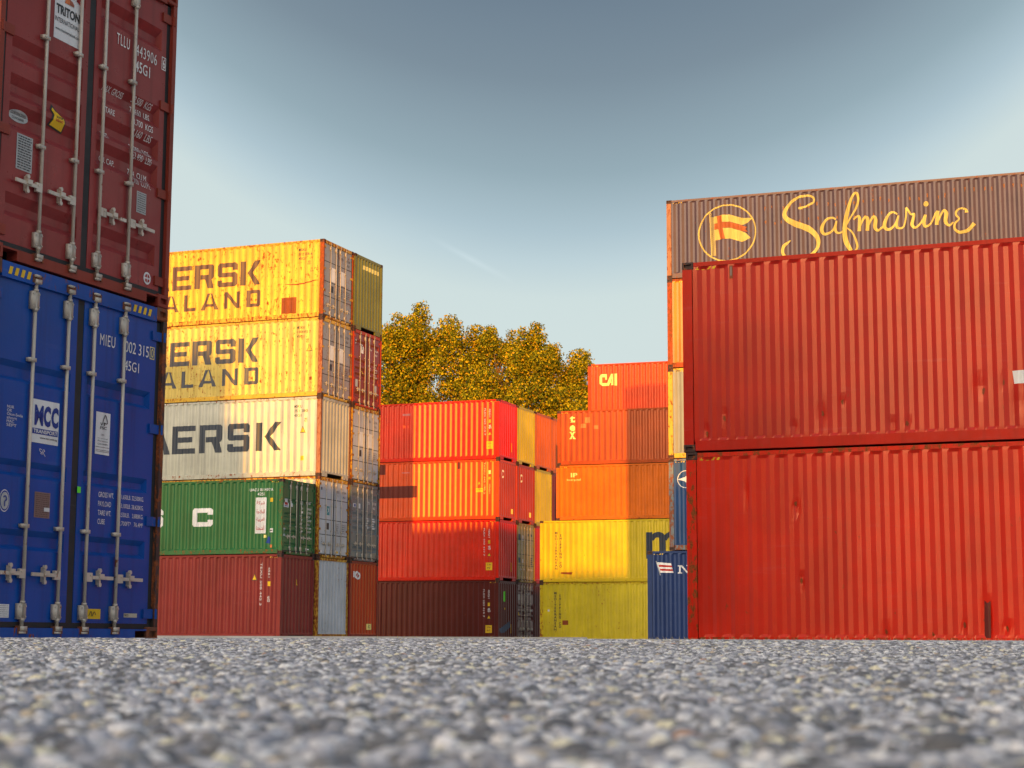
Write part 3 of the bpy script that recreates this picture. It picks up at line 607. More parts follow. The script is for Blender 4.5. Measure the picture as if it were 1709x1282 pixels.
def block(b, ch, x0, z0, x1, z1, mat, t=None):
    """squared stencil capitals, each limb its own slab"""
    b.gid += 1; b.hold = True
    w, h = x1 - x0, z1 - z0; T = t or h * 0.19; k = T * 1.25; o = [0.004]
    def r(a, c, d, e): b.rect('s', a, c, d, e, mat, 'lettering', o[0]); o[0] += 0.0008
    def p(*pts): b.poly('s', list(pts), mat, 'lettering', o[0]); o[0] += 0.0008
    cr = T * 0.45
    if ch == 'E':
        r(x0, z0, x0 + k, z1)
        for z in (z0, z0 + (h - T) / 2, z1 - T): r(x0 + k, z, x1 - (0.12 * w if z == z0 + (h - T) / 2 else 0), z + T)
    if ch == 'R':
        r(x0, z0, x0 + k, z1); p((x0 + k, z1 - T), (x1 - k, z1 - T), (x1 - k, z1), (x0 + k, z1))
        m = z0 + h * 0.38
        p((x1 - k, m + T), (x1 - k, z1 - T), (x1 - k, z1), (x1 - cr, z1), (x1, z1 - cr), (x1, m + cr), (x1 - cr, m), (x1 - k, m))
        r(x0 + k * 1.1, m, x1 - k, m + T); p((x1 - k * 1.8, m), (x1 - k * 0.5, m), (x1, z0), (x1 - k * 1.15, z0))
    if ch == 'S':
        m = z0 + (h - T) / 2
        p((x0 + cr, z1), (x0, z1 - cr), (x0, m + cr), (x0 + cr, m), (x0 + k, m), (x0 + k, z1)); r(x0 + k, z1 - T, x1 - k, z1); r(x0 + k, m, x1 - k, m + T)
        p((x1 - k, z1), (x1 - cr, z1), (x1, z1 - cr), (x1, z1 - h * 0.32), (x1 - k, z1 - h * 0.32))
        p((x1 - k, z0), (x1 - k, m + T), (x1 - cr, m + T), (x1, m + T - cr), (x1, z0 + cr), (x1 - cr, z0)); r(x0 + k, z0, x1 - k, z0 + T)
        p((x0, z0 + h * 0.28), (x0 + k, z0 + h * 0.28), (x0 + k, z0), (x0 + cr, z0), (x0, z0 + cr))
    if ch == 'K':
        r(x0, z0, x0 + k, z1); m = (z0 + z1) / 2
        p((x0 + k * 1.35, m), (x1 - k * 1.1, z1), (x1, z1), (x0 + k * 2.4, m)); p((x0 + k * 1.35, m), (x0 + k * 2.4, m), (x1, z0), (x1 - k * 1.1, z0))
    if ch == 'A':
        c = (x0 + x1) / 2
        p((x0, z0), (x0 + k, z0), (c + k * 0.15, z1), (c - k * 0.55, z1)); p((x1 - k, z0), (x1, z0), (c + k * 0.55, z1), (c + k * 0.15, z1)); r(x0 + w * 0.24, z0 + h * 0.2, x1 - w * 0.24, z0 + h * 0.2 + T * 0.8)
    if ch == 'M': r(x0, z0, x0 + k, z1); r(x1 - k, z0, x1, z1); c = (x0 + x1) / 2; p((x0 + k, z1), (x0 + k, z1 - T * 1.8), (c, z0), (c, z0 + T * 1.8)); p((x1 - k, z1), (c, z0 + T * 1.8), (c, z0), (x1 - k, z1 - T * 1.8))
    if ch == 'U': r(x0, z0, x0 + k, z1); r(x1 - k, z0, x1, z1); r(x0 + k, z0, x1 - k, z0 + T)
    if ch == 'L': r(x0, z0, x0 + k, z1); r(x0 + k, z0, x1, z0 + T)
    if ch == 'N': r(x0, z0, x0 + k, z1); r(x1 - k, z0, x1, z1); p((x0 + k, z1), (x0 + k, z1 - T * 1.6), (x1 - k, z0), (x1 - k, z0 + T * 1.6))
    if ch == 'D':
        r(x0, z0, x0 + k, z1); r(x0 + k, z1 - T, x1 - k, z1); r(x0 + k, z0, x1 - k, z0 + T)
        p((x1 - k, z0), (x1 - k, z1), (x1 - cr, z1), (x1, z1 - cr), (x1, z0 + cr), (x1 - cr, z0))
    if ch == 'C':
        k = T * 1.3
        p((x0 + cr, z1), (x0, z1 - cr), (x0, z0 + cr), (x0 + cr, z0), (x0 + k, z0), (x0 + k, z1)); r(x0 + k, z1 - T, x1 - k, z1); r(x0 + k, z0, x1 - k, z0 + T)
        p((x1 - k, z1), (x1 - cr, z1), (x1, z1 - cr), (x1, z1 - h * 0.36), (x1 - k, z1 - h * 0.36)); p((x1 - k, z0), (x1 - k, z0 + h * 0.36), (x1, z0 + h * 0.36), (x1, z0 + cr), (x1 - cr, z0))
    b.hold = False
I_BROWNL = ink('brown', (0.085, 0.04, 0.02), 0.1); I_INK2 = ink('faded_navy', (0.045, 0.05, 0.065), 0.2)
for b, m in ((b15, I_BROWNL), (b14, I_INK2)):
    for ch, x0, x1 in (('M', -8.55, -7.5), ('A', -7.38, -6.50), ('E', -6.40, -5.56), ('R', -5.42, -4.60), ('S', -4.45, -3.60), ('K', -3.46, -2.62)): block(b, ch, x0, 1.38, x1, 2.29, m)
    for ch, x0, x1 in (('S', -8.40, -7.80), ('E', -7.60, -7.0), ('A', -6.80, -6.08), ('L', -5.86, -5.34), ('A', -5.12, -4.38), ('N', -4.14, -3.46), ('D', -3.18, -2.60)): block(b, ch, x0, 0.55, x1, 1.18, m, 0.125)
for ch, x0, x1 in (('M', -8.55, -7.42), ('A', -7.30, -6.27), ('E', -6.17, -5.20), ('R', -5.02, -4.05), ('S', -3.84, -2.90), ('K', -2.63, -1.61)): block(b13, ch, x0, 0.98, x1, 2.02, I_NAVY)
for b, t in ((b15, ('MSKU', '012 356 6', '45G1')), (b14, ('MSKU', '1 000195 7', '45G1')), (b13, ('MSKU', '751 380', '45G1'))):
    x = -1.10 if b is b13 else -1.05
    for i, (w, q) in enumerate(zip((0.32, 0.55, 0.30), t)): b.text('s', q, x, 2.50 - i * 0.165, x + w, 2.60 - i * 0.165, I_BLACK, 0.01)
    b.text('s', '45\nG1', -0.66, 1.98, -0.57, 2.13, I_BLACK, 0.02, align='CENTER', line=0.8)
def tri(b, u, z, w, h, mat, face='s', hollow=None, name='warning_sticker'):
    b.poly(face, [(u - w / 2, z), (u + w / 2, z), (u, z + h)], I_BLACK if hollow is None else mat, name, 0.004)
    k = 0.74; b.poly(face, [(u - w * k / 2, z + h * 0.09), (u + w * k / 2, z + h * 0.09), (u, z + h * 0.86)], hollow or mat, name, 0.0075)
tri(b14, -0.52, 1.66, 0.27, 0.27, I_BLACK, hollow=paint('frame_cream', PAL['mcream_sunlit'], 0.1)); tri(b13, -0.73, 1.58, 0.25, 0.25, I_YELLOW); tri(b15, -0.5, 1.72, 0.16, 0.16, I_BLACK, hollow=paint('frame_cream2', PAL['mcream_sunlit'], 0.1))
b13.rect('s', -0.81, 0.58, -0.66, 0.75, I_YELLOW, 'sticker'); b13.text('s', 'HC', -0.79, 0.63, -0.68, 0.70, I_BLACK)
b15.rect('s', -1.72, 0.19, -1.12, 0.80, I_RUSTP, 'rusty_patch'); b15.stroke('s', [(-1.6, 1.30), (-1.0, 1.27), (-0.3, 1.38)], [0.01, 0.05, 0.03], I_RUSTP, 'rusty_scrape')
b14.rect('s', -0.52, 0.60, -0.40, 0.72, I_RUSTP, 'rusty_patch')
# green side
block(b02, 'C', -3.58, 0.99, -2.76, 1.63, I_STICKW, 0.155); block(b02, 'S', -5.60, 0.99, -4.76, 1.63, I_STICKW, 0.155); block(b02, 'A', -7.6, 0.99, -6.76, 1.63, I_STICKW, 0.155); block(b02, 'U', -9.6, 0.99, -8.76, 1.63, I_STICKW, 0.155)
b02.text('s', 'UACU 811497 A', -1.31, 2.17, -0.38, 2.27, I_STICKW, 0.01); b02.text('s', '4251', -0.99, 2.02, -0.72, 2.12, I_STICKW, 0.01)
b02.rect('s', -1.08, 0.71, -0.64, 1.95, I_STICKW, 'name_board')
for i, t in enumerate(('\uFE94\uFEDB\uFEAE\uFEB7', '\uFE94\uFEA3\uFEFC\uFEE4\uFEDF\uFE8D', '\uFE94\uFEF4\uFE91\uFEAE\uFECC\uFEDF\uFE8D', '\uFE93\uFEAA\uFEA4\uFE98\uFEE4\uFEDF\uFE8D')):
    b02.text('s', t, -1.02, 1.68 - i * 0.285, -0.70, 1.83 - i * 0.285, I_RED, 0.012, off=0.008)
b02.rect('s', -0.50, 1.79, -0.38, 1.93, I_YELLOW); b02.rect('s', -0.49, 0.74, -0.36, 0.88, I_STICKW); b02.rect('s', -0.48, 0.79, -0.39, 0.83, I_BLACK, 'sticker_print', 0.007); b02.rect('s', -0.71, 0.56, -0.62, 0.66, I_CREAM)
b02.rect('s', -0.47, 0.22, -0.38, 0.32, I_ORANGE); b02.poly('s', [(-0.63, 0.38), (-0.47, 0.36), (-0.45, 0.55), (-0.55, 0.62)], I_BLUE, 'paint_patch')
b = b02
rc(b, 0.10, 1.62, 0.45, 1.92, I_STICKW); rc(b, 0.16, 1.70, 0.38, 1.80, I_RED, 0.006, 'sticker_print'); rc(b, 0.15, 1.65, 0.40, 1.68, I_BLUE, 0.006, 'sticker_print'); rc(b, 0.62, 1.66, 0.74, 1.86, I_STICKW)
tx(b, 'UACU', 1.36, 1.80, 1.57, 1.90, I_WHITE, 0.02); tx(b, '811497', 1.82, 1.82, 2.16, 1.92, I_WHITE, 0.02)
for i in range(7): z = 1.62 - 0.135 * i; tx(b, ('MGW', '', 'NET', 'T', '', 'CU', '')[i] or '-', 1.34, z, 1.34 + 0.16, z + 0.07, I_WHITE, 0.01); tx(b, ('30480KG', '67200LB', '3720', '26760', '59000LB', '67.6M', '2390')[i], 1.84, z, 2.12, z + 0.07, I_WHITE, 0.01)
rc(b, 0.10, 0.62, 0.24, 0.90, I_PLATE, name='data_plate'); rc(b, 1.86, 0.22, 2.0, 0.26, I_STICKW)
# oxide red bottom
tri(b01, -1.04, 2.00, 0.24, 0.24, I_YELLOW); b01.text('s', 'TEXU 508 442 3', -0.83, 1.15, -0.74, 2.60, I_STICKW, 0.0, rot=-90); b01.text('s', '4561', -0.52, 2.10, -0.43, 2.45, I_STICKW, 0.0, rot=-90)
b01.rect('s', -0.53, 1.80, -0.41, 1.96, I_YELLOW); b01.text('s', '45\nG1', -0.54, 1.26, -0.42, 1.46, I_STICKW, 0.02, line=0.8)
b01.poly('e', [(1.12, 1.86), (1.30, 1.86), (1.12, 2.08)], I_YELLOW, 'warning_sticker'); b01.text('e', 'TEXU 508442', 1.90, 1.45, 1.97, 2.45, ink('faint', (0.30, 0.10, 0.09)), rot=-90)
b21.text('e', '1', 0.33, 2.28, 0.44, 2.50, I_STICKW, 0.03); b21.stroke('e', [(0.78, 2.46), (0.60, 2.48), (0.54, 2.36), (0.62, 2.25), (0.80, 2.25), (0.86, 2.36), (0.78, 2.46)], 0.07, I_STICKW); b21.text('e', 'e', 0.63, 2.30, 0.77, 2.42, I_STICKW, 0.0)
b21.rect('e', 1.55, 0.36, 1.90, 0.58, I_CREAM); b21.text('e', 'HC', 1.62, 0.42, 1.82, 0.52, I_BLACK, 0.02)
# door prints of the grey boxes
for b in (b12, b14, b15, b23):
    tx(b, 'MSKU', 1.36, 2.38, 1.60, 2.47, I_BLACK, 0.0); tx(b, '517 394', 1.82, 2.38, 2.13, 2.47, I_BLACK, 0.0); tx(b, '45G1', 1.90, 2.22, 2.10, 2.30, I_BLACK, 0.0)
    for i in range(5):
        z = 1.22 - i * 0.075; tx(b, ('MAX. GR', 'TARE', 'NET', 'PAY', 'CU')[i], 1.37, z, 1.58, z + 0.045, I_BLACK); tx(b, ('32500 KG', '3980 KG', '28520 KG', '62880 LB', '76.3 CU')[i], 1.84, z, 2.15, z + 0.045, I_BLACK)
    rc(b, 0.64, 1.02, 0.82, 1.26, I_BLACK, name='data_plate')
for b in (b14, b15, b23): rc(b, 0.62, 1.42, 0.96, 1.95, I_STICKW, name='placard'); rc(b, 1.40, 1.42, 1.72, 1.95, I_STICKW, name='placard')
b = b12; rc(b, 0.62, 1.54, 0.84, 1.86, I_TEAL, name='placard'); b.stroke('e', [(0.74, 1.62), (0.80, 1.72), (0.74, 1.80), (0.80, 1.66)], 0.03, I_STICKW, 'placard_print', off=0.007); rc(b, 0.16, 2.42, 0.25, 2.52, I_NAVY)
rc(b, 1.40, 0.20, 1.58, 0.27, I_YELLOW); rc(b, 0.06 + 0.1, 0.18, 0.28, 0.25, I_STICKW); tx(b, 'S', 0.24, 0.55, 0.30, 0.72, I_BLACK)
b = b22; rc(b, 0.20, 1.98, 0.45, 2.12, I_STICKW); rc(b, 0.27, 2.0, 0.40, 2.10, I_BLUE, 0.006, 'sticker_print'); rc(b, 0.66, 1.96, 0.80, 2.14, I_STICKW)
tx(b, '207 618', 1.82, 2.16, 2.14, 2.26, I_WHITE, 0.02); tx(b, '45G1', 1.88, 1.98, 2.06, 2.08, I_WHITE, 0.02); tx(b, 'KLTU', 1.36, 2.16, 1.58, 2.26, I_WHITE, 0.02)
for i in range(5): z = 1.60 - i * 0.09; rc(b, 1.37, z, 1.52, z + 0.05, I_STICKW, name='lettering'); rc(b, 1.84, z, 2.06, z + 0.05, I_STICKW, name='lettering')
b = b24; b.stroke('e', [(0.34, 2.46), (0.26, 2.50), (0.20, 2.44), (0.26, 2.38), (0.34, 2.40)], 0.035, I_STICKW); rc(b, 0.62, 2.05, 0.86, 2.40, I_STICKW, name='placard'); tx(b, 'T', 0.66, 2.18, 0.82, 2.36, I_BLACK, 0.04, off=0.008)
tx(b, 'TRLU', 1.36, 2.26, 1.58, 2.35, I_WHITE, 0.02); tx(b, '718 209', 1.82, 2.26, 2.14, 2.35, I_WHITE, 0.02); tx(b, '45G1', 1.86, 2.10, 2.04, 2.18, I_WHITE, 0.02)
for i in range(6): z = 1.74 - i * 0.10; tx(b, ('MAX', 'GR', 'TARE', 'NET', 'CU', 'FT')[i], 1.37, z, 1.50, z + 0.06, I_WHITE, 0.01); tx(b, ('30480', '67200', '3840', '26640', '58730', '2694')[i], 1.84, z, 2.06, z + 0.06, I_WHITE, 0.01)
tri(b, 0.86, 1.26, 0.13, 0.18, I_YELLOW, 'e'); rc(b, 0.20, 0.72, 0.40, 1.00, I_PLATE, name='data_plate'); rc(b, 1.86, 0.70, 2.04, 0.96, I_PLATE, name='data_plate')
b25.rect('e', 0.75, 2.40, 2.10, 2.56, ink('pale_stripe', (0.5, 0.48, 0.16)), 'paint_stripe')

# ------------------------------------------------------------------ middle block
Ecn = (-0.60, 83.19); TE = 21.08; ZE = -0.167
erow = [offs(Ecn, TE, 0, 2.52 * i) for i in range(4)]
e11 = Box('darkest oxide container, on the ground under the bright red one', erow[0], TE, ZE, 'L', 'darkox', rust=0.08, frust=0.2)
e12 = Box('bright red container on the darkest oxide container of the middle block', erow[0], TE, ZE + HC, 'L', 'bright', rust=0.02, frust=0.08)
e13 = Box('faded orange red container with darker repainted patches on its side', erow[0], TE, ZE + 2 * HC, 'L', 'orangered', endcol='rustred', rust=0.16, frust=0.5)
e14 = Box('glossy red container beside the plain bright yellow end', erow[0], TE, ZE + 3 * HC, 'L', 'bright', rust=0.03, frust=0.08)
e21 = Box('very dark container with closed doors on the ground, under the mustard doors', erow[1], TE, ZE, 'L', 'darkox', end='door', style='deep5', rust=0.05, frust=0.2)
e22 = Box('mustard container with closed doors, above the very dark doors', erow[1], TE, ZE + HC, 'L', 'yellowdoor', end='door', rust=0.3, frust=0.4)
e23 = Box('brick red container with ribbed end and white ring, third up beneath the yellow one', erow[1], TE, ZE + 2 * HC, 'L', 'rustred', rust=0.12, frust=0.4)
e24 = Box('plain bright yellow ribbed end beside the glossy red container', erow[1], TE, ZE + 3 * HC, 'L', 'yellow', rust=0.02, frust=0.15)
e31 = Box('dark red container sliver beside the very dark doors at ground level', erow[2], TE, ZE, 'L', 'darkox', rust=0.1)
e32 = Box('crimson container sliver left of the upper yellow lettered container', erow[2], TE, ZE + HC, 'L', 'cred_up', rust=0.1)
e33 = Box('yellow green ribbed end beside the brick red end with white ring', erow[2], TE, ZE + 2 * HC, 'L', 'yellow', rust=0.1, frust=0.4, tunnel=False)
e34 = Box('orange brown ribbed end right of the plain bright yellow one', erow[2], TE, ZE + 3 * HC, 'L', 'terra', rust=0.15, frust=0.3)
e41 = Box('oxide container at ground level, hidden fourth column of the middle block', erow[3], TE, ZE, 'L', 'oxide', rust=0.1)
e42 = Box('oxide container second up in the hidden fourth column', erow[3], TE, ZE + HC, 'L', 'oxide', rust=0.1)
e43 = Box('dark red container sliver left of the orange container with small white logo', erow[3], TE, ZE + 2 * HC, 'L', 'oxide', rust=0.1)
e44 = Box('rust orange container sliver beside the sunlit container with vertical white letters', erow[3], TE, ZE + 3 * HC, 'L', 'terra', rust=0.15)
for b, y0 in ((e14, 0.0), (e12, -0.02), (e11, -0.08)):
    b.text('s', 'FLEX 203 419 7', -0.80, 1.16, -0.71, 2.47, I_STICKW, 0.0, rot=-90); b.text('s', '45G1', -0.55, 2.04, -0.46, 2.45, I_STICKW, 0.0, rot=-90)
    b.rect('s', -0.56, 1.76 + y0, -0.44, 1.92 + y0, I_YELLOW); b.text('s', '45\nG1', -0.57, 1.48 + y0, -0.42, 1.66 + y0, I_STICKW, 0.03, line=0.8)
    tri(b, -0.50, 1.16 + y0, 0.22, 0.18, I_YELLOW); b.rect('s', -0.66, 0.50 + y0, -0.34, 0.86 + y0, I_YELLOW, 'height_sticker')
    b.text('s', '2,9m', -0.60, 0.72 + y0, -0.40, 0.80 + y0, I_BLACK, 0.01, off=0.008); b.text('s', "9'6''", -0.60, 0.57 + y0, -0.42, 0.65 + y0, I_BLACK, 0.01, off=0.008)
    b.rect('e', 1.62, 0.48 + y0, 1.80, 0.92 + y0, I_YELLOW, 'height_sticker')
e14.rect('s', -5.12, 2.28, -4.72, 2.38, ink('pink', (0.62, 0.16, 0.14)), 'faded_marks'); e13.rect('s', -5.12, 2.34, -4.72, 2.39, ink('pink', (0.62, 0.16, 0.14)), 'faded_marks')
b = e13
b.text('s', 'TCNU 445 190 2', -0.80, 1.22, -0.71, 2.75, I_CREAM, 0.0, rot=-90); b.rect('s', -0.56, 2.18, -0.43, 2.36, I_CREAM); b.rect('s', -0.56, 1.92, -0.44, 2.04, I_YELLOW); b.text('s', '45G1', -0.53, 1.25, -0.45, 1.72, I_CREAM, 0.0, rot=-90)
tri(b, -1.04, 1.68, 0.2, 0.18, I_YELLOW); b.rect('s', -1.20, 1.32, -0.84, 1.51, I_YELLOW, 'height_sticker'); b.text('s', 'CAUTION', -1.16, 1.42, -0.88, 1.48, I_BLACK, 0.01, off=0.008)
b.rect('s', -6.60, 1.14, -4.30, 1.72, I_OXIDE, 'repainted_patch'); b.rect('s', -2.19, 2.46, -2.0, 2.80, I_OXIDE, 'repainted_patch'); b.rect('s', -6.5, 2.30, -6.02, 2.80, I_OXIDE, 'repainted_patch')
for b in (e13, e23):
    b.stroke('e', [(0.50, 2.36), (0.40, 2.28), (0.42, 2.12), (0.56, 2.06), (0.68, 2.14), (0.68, 2.28), (0.58, 2.36), (0.50, 2.36)], 0.09, I_STICKW, 'ring_logo'); b.rect('e', 1.60, 0.36, 1.90, 0.60, I_CREAM)
b = e22
for z0, z1 in ((2.05, 2.35), (0.95, 1.2)): rc(b, 0.14, z0, 0.44, z1, I_NAVY, name='placard'); rc(b, 0.66, z0, 0.86, z1 - 0.05, I_STICKW)
for v in (1.40, 1.86): rc(b, v, 2.30, v + 0.2, 2.42, I_BLACK, name='lettering')
for i in range(4): rc(b, 1.86, 1.20 - i * 0.1, 2.1, 1.25 - i * 0.1, I_BLACK, name='lettering')
b = e21; rc(b, 0.12, 2.02, 0.40, 2.30, I_PLATE, name='lettering'); rc(b, 0.14, 1.28, 0.38, 1.44, I_YELLOW); tx(b, '203419', 1.36, 2.30, 1.80, 2.40, I_WHITE, 0.02); rc(b, 1.86, 1.5, 2.1, 1.56, I_PLATE, name='lettering')
e11.poly('e', [(0.86 + 0.14 * math.cos(t), 2.15 + 0.26 * math.sin(t)) for t in [i * math.pi / 8 for i in range(16)]], I_GREEN, 'paint_blob'); e11.poly('e', [(0.25, 0.62), (1.2, 0.88), (1.55, 1.02), (1.62, 0.70), (0.9, 0.45), (0.35, 0.40)], ink('slate_blue', (0.06, 0.09, 0.16)), 'paint_patch'); e11.rect('e', 0.84, 1.52, 0.92, 1.62, I_YELLOW)

# ------------------------------------------------------------------ right middle block
Fc = (1.34, 82.27); TF = 18.5; ZF = -0.301
f1 = Box('yellow container with vertical black words and dark square patch, on ground', Fc, TF, ZF, 'R', 'yellow', rust=0.28, frust=0.7, fcol='yellow2')
f2 = Box('yellow container with vertical black words and one big black letter', offs(Fc, TF, 0.0), TF, ZF + HC, 'R', 'yellow2', rust=0.16, frust=0.35)
f3 = Box('orange container with small white slanted logo above the yellow ones', offs(Fc, TF, 0.80), TF, ZF + 2 * HC, 'R', 'terra', H=SD, rust=0.2, frust=0.5)
f4 = Box('orange brown container with large white letters written downwards', offs(Fc, TF, 0.86), TF, ZF + 2 * HC + SD, 'R', 'brown', H=SD, rust=0.26, frust=0.6)
Gc = offs(Fc, TF, 1.64, 2.55)
g = []
for k, (z, h) in enumerate(((0, HC), (HC, HC), (2 * HC, SD), (2 * HC + SD, SD))):
    Box('rust red container %s, hidden behind the yellow lettered ones' % ('on the ground', 'one up from the ground', 'two up from the ground', 'three up from the ground')[k], Gc, TF, ZF + z, 'R', 'rustred', H=h, plain=True)
f5 = Box('single orange red container with chunky white letters, beside the trees', Gc, TF, ZF + 2 * HC + 2 * SD, 'R', 'cai', H=SD, rust=0.03, frust=0.05)
for b, x, z0, z1 in ((f2, 0.74, 0.59, 2.37), (f1, 0.70, 0.66, 2.46)):
    b.text('s', '\n'.join('MEDITERRANEAN'), x, z0, x + 0.12, z1, I_BLACK, 0.03, align='CENTER', line=0.9)
    b.text('s', '\n'.join('SHIPPING CO'), x + 0.225, z0 + (0.10 if b is f2 else 0.13), x + 0.345, z1 - 0.12, I_BLACK, 0.03, align='CENTER', line=0.9)
f1.rect('s', 1.10, 0.93, 1.38, 1.14, I_RUSTP, 'rusty_patch'); f1.rect('s', 0.38, 1.55, 0.48, 1.64, I_STICKW)
for u in (1.7, 2.5, 4.65): f1.rect('s', u, 0.17, u + 0.16, 0.27, I_RUSTP, 'rusty_patch')
f2.poly('s', [(1.02, 0.40), (1.55, 0.36), (1.60, 0.47), (1.05, 0.48)], I_RUSTP, 'rusty_scrape')
# big black 'msc' on the upper yellow one
def msc(b, x0, z0):
    b.gid += 1; b.hold = True
    b.rect('s', x0, z0, x0 + 0.30, z0 + 1.22, I_NAVY)
    for k in (0, 1):
        a = x0 + 0.30 + k * 0.62
        b.stroke('s', [(a - 0.02, z0 + 0.85), (a + 0.06, z0 + 1.02), (a + 0.20, z0 + 1.10), (a + 0.40, z0 + 1.06), (a + 0.47, z0 + 0.88), (a + 0.47, z0)], [0.16, 0.22, 0.25, 0.28, 0.30, 0.30], I_NAVY, off=0.007 + 0.004 * k, rise=0.002)
    b.stroke('s', [(x0 + 2.55, z0 + 0.95), (x0 + 2.2, z0 + 1.08), (x0 + 1.95, z0 + 0.85), (x0 + 2.2, z0 + 0.62), (x0 + 2.5, z0 + 0.38), (x0 + 2.25, z0 + 0.12), (x0 + 1.9, z0 + 0.25)], 0.26, I_NAVY, off=0.018)
    b.hold = False
msc(f2, 5.14, 1.06)
f3.text('s', 'IP', 0.72, 2.02, 1.04, 2.22, I_CREAM, 0.03); f3.text('s', 'Interpool', 0.53, 1.83, 1.19, 1.95, I_CREAM, 0.0)
for i, ch in enumerate('tex'):
    z = (2.04, 1.62, 1.25)[i]; f4.text('s', ch, 0.60, z, 0.87, z + (0.30, 0.27, 0.33)[i], I_CREAM, 0.03)
for q in ((0.62, 2.03, 0.86, 2.05), (0.59, 1.24, 0.71, 1.28), (0.76, 1.24, 0.89, 1.28), (0.59, 1.55, 0.70, 1.59), (0.77, 1.55, 0.88, 1.59)): f4.rect('s', *q, I_CREAM, 'lettering', 0.003)
for q in ((1.35, 1.98, 1.60, 2.25), (1.15, 1.75, 1.40, 1.95), (1.80, 1.68, 2.0, 1.85)): f4.rect('s', *q, I_ORANGE, 'faded_marks', 0.003)
b = f5                                                # chunky letters
for q in (((0.58, 1.62), (0.72, 1.50), (0.72, 2.08), (0.66, 2.08), (0.58, 1.98)), ((0.72, 1.93), (0.96, 1.93), (0.96, 2.08), (0.72, 2.08)), ((0.86, 1.80), (0.96, 1.80), (0.96, 1.93), (0.86, 1.93)), ((0.72, 1.50), (0.92, 1.50), (1.00, 1.64), (0.72, 1.64)),
          ((0.92, 1.50), (1.06, 1.50), (1.28, 2.08), (1.16, 2.08)), ((1.16, 1.52), (1.28, 1.52), (1.28, 2.08), (1.23, 2.08)), ((1.06, 1.64), (1.16, 1.64), (1.16, 1.76), (1.10, 1.76)), ((1.34, 1.50), (1.46, 1.50), (1.46, 2.08), (1.34, 2.08))):
    b.poly('s', list(q), I_CREAM, 'lettering', 0.005)

# ------------------------------------------------------------------ right back stack
Dc = (4.96, 54.89); TD = 19.55; ZD = -0.151
d1 = Box('navy container with white and red striped flag mark, on the ground', offs(Dc, TD, -0.72), TD, ZD, 'R', 'navy', rust=0.03, frust=0.15)
d2 = Box('dark blue container with white three pointed mark, above the navy one', Dc, TD, ZD + HC, 'R', 'blue2', rust=0.05, frust=0.9, fcol='dgrey')
d3 = Box('cream white container between the dark blue and the sunlit orange one', Dc, TD, ZD + 2 * HC, 'R', 'white', rust=0.12, frust=0.6, fcol='mcream_sunlit')
d4 = Box('sunlit orange container between the cream one and the purple grey one', Dc, TD, ZD + 3 * HC, 'R', 'amber', rust=0.15, frust=0.9, fcol='brown')
d5 = Box('purple grey container with flowing yellow script and round flag emblem', Dc, TD, ZD + 4 * HC, 'R', 'saf', H=SD, rust=0.20, frust=0.5, fcol='safrail', pcol=('rustpost', 0.6))
b = d1; o = 0.72
b.poly('s', [(-0.42 + o, 2.54), (0.05 + o, 2.50), (0.12 + o, 2.20), (-0.30 + o, 2.21)], I_STICKW, 'flag_mark')
b.poly('s', [(-0.37 + o, 2.46), (0.068 + o, 2.43), (0.085 + o, 2.375), (-0.345 + o, 2.395)], I_RED, 'flag_mark', 0.008); b.poly('s', [(-0.32 + o, 2.335), (0.095 + o, 2.315), (0.105 + o, 2.255), (-0.30 + o, 2.275)], I_RED, 'flag_mark', 0.008)
b.stroke('s', [(-0.44 + o, 2.58), (-0.30 + o, 2.13)], 0.025, I_PLATE, 'flag_mark', smooth=1)
for q in ((0.26, 2.18, 0.40, 2.21), (0.31, 2.21, 0.355, 2.42), (0.26, 2.40, 0.33, 2.43), (0.58, 2.21, 0.62, 2.42), (0.54, 2.41, 0.68, 2.44)): b.rect('s', q[0] + o, q[1], q[2] + o, q[3], I_STICKW, 'lettering')
b.poly('s', [(0.33 + o, 2.43), (0.40 + o, 2.43), (0.62 + o, 2.19), (0.55 + o, 2.19)], I_STICKW, 'lettering', 0.007); b.text('s', 'EPTUNE', 0.78 + o, 2.18, 1.9 + o, 2.43, I_STICKW, 0.02)
b = d2
for k in range(3):
    t = math.pi + k * 2 * math.pi / 3; c = (0.55, 2.235)
    b.poly('s', [(c[0] + 0.27 * math.cos(t), c[1] + 0.27 * math.sin(t)), (c[0] + 0.07 * math.cos(t + 1.05), c[1] + 0.07 * math.sin(t + 1.05)), c, (c[0] + 0.07 * math.cos(t - 1.05), c[1] + 0.07 * math.sin(t - 1.05))], I_STICKW, 'star_mark')
b.stroke('s', [(0.55 + 0.27 * math.cos(t), 2.235 + 0.27 * math.sin(t)) for t in [i * math.pi / 10 for i in range(21)]], 0.02, I_STICKW, 'star_mark', smooth=1)
b = d5
b.stroke('s', [(1.98 + 0.92 * math.cos(t), 1.38 + 0.91 * math.sin(t)) for t in [i * math.pi / 24 for i in range(49)]], 0.045, I_CREAM, 'emblem_ring', smooth=1)
for i, u in enumerate((1.43, 1.475, 1.52, 1.56)): b.stroke('s', [(u - 0.005, 1.97 - 0.02 * i), (u + 0.045, 0.66)], 0.02 + 0.01 * (i == 0), I_CREAM, 'emblem_pole', smooth=1, off=0.004)
b.stroke('s', [(1.44 + 0.035 * math.cos(t), 2.02 + 0.035 * math.sin(t)) for t in [i * math.pi / 6 for i in range(13)]], 0.018, I_CREAM, 'emblem_pole', smooth=1)
wv = [(1.57, 0.0), (1.80, 0.05), (2.05, 0.045), (2.25, -0.02), (2.45, -0.10), (2.62, -0.12), (2.78, -0.11)]
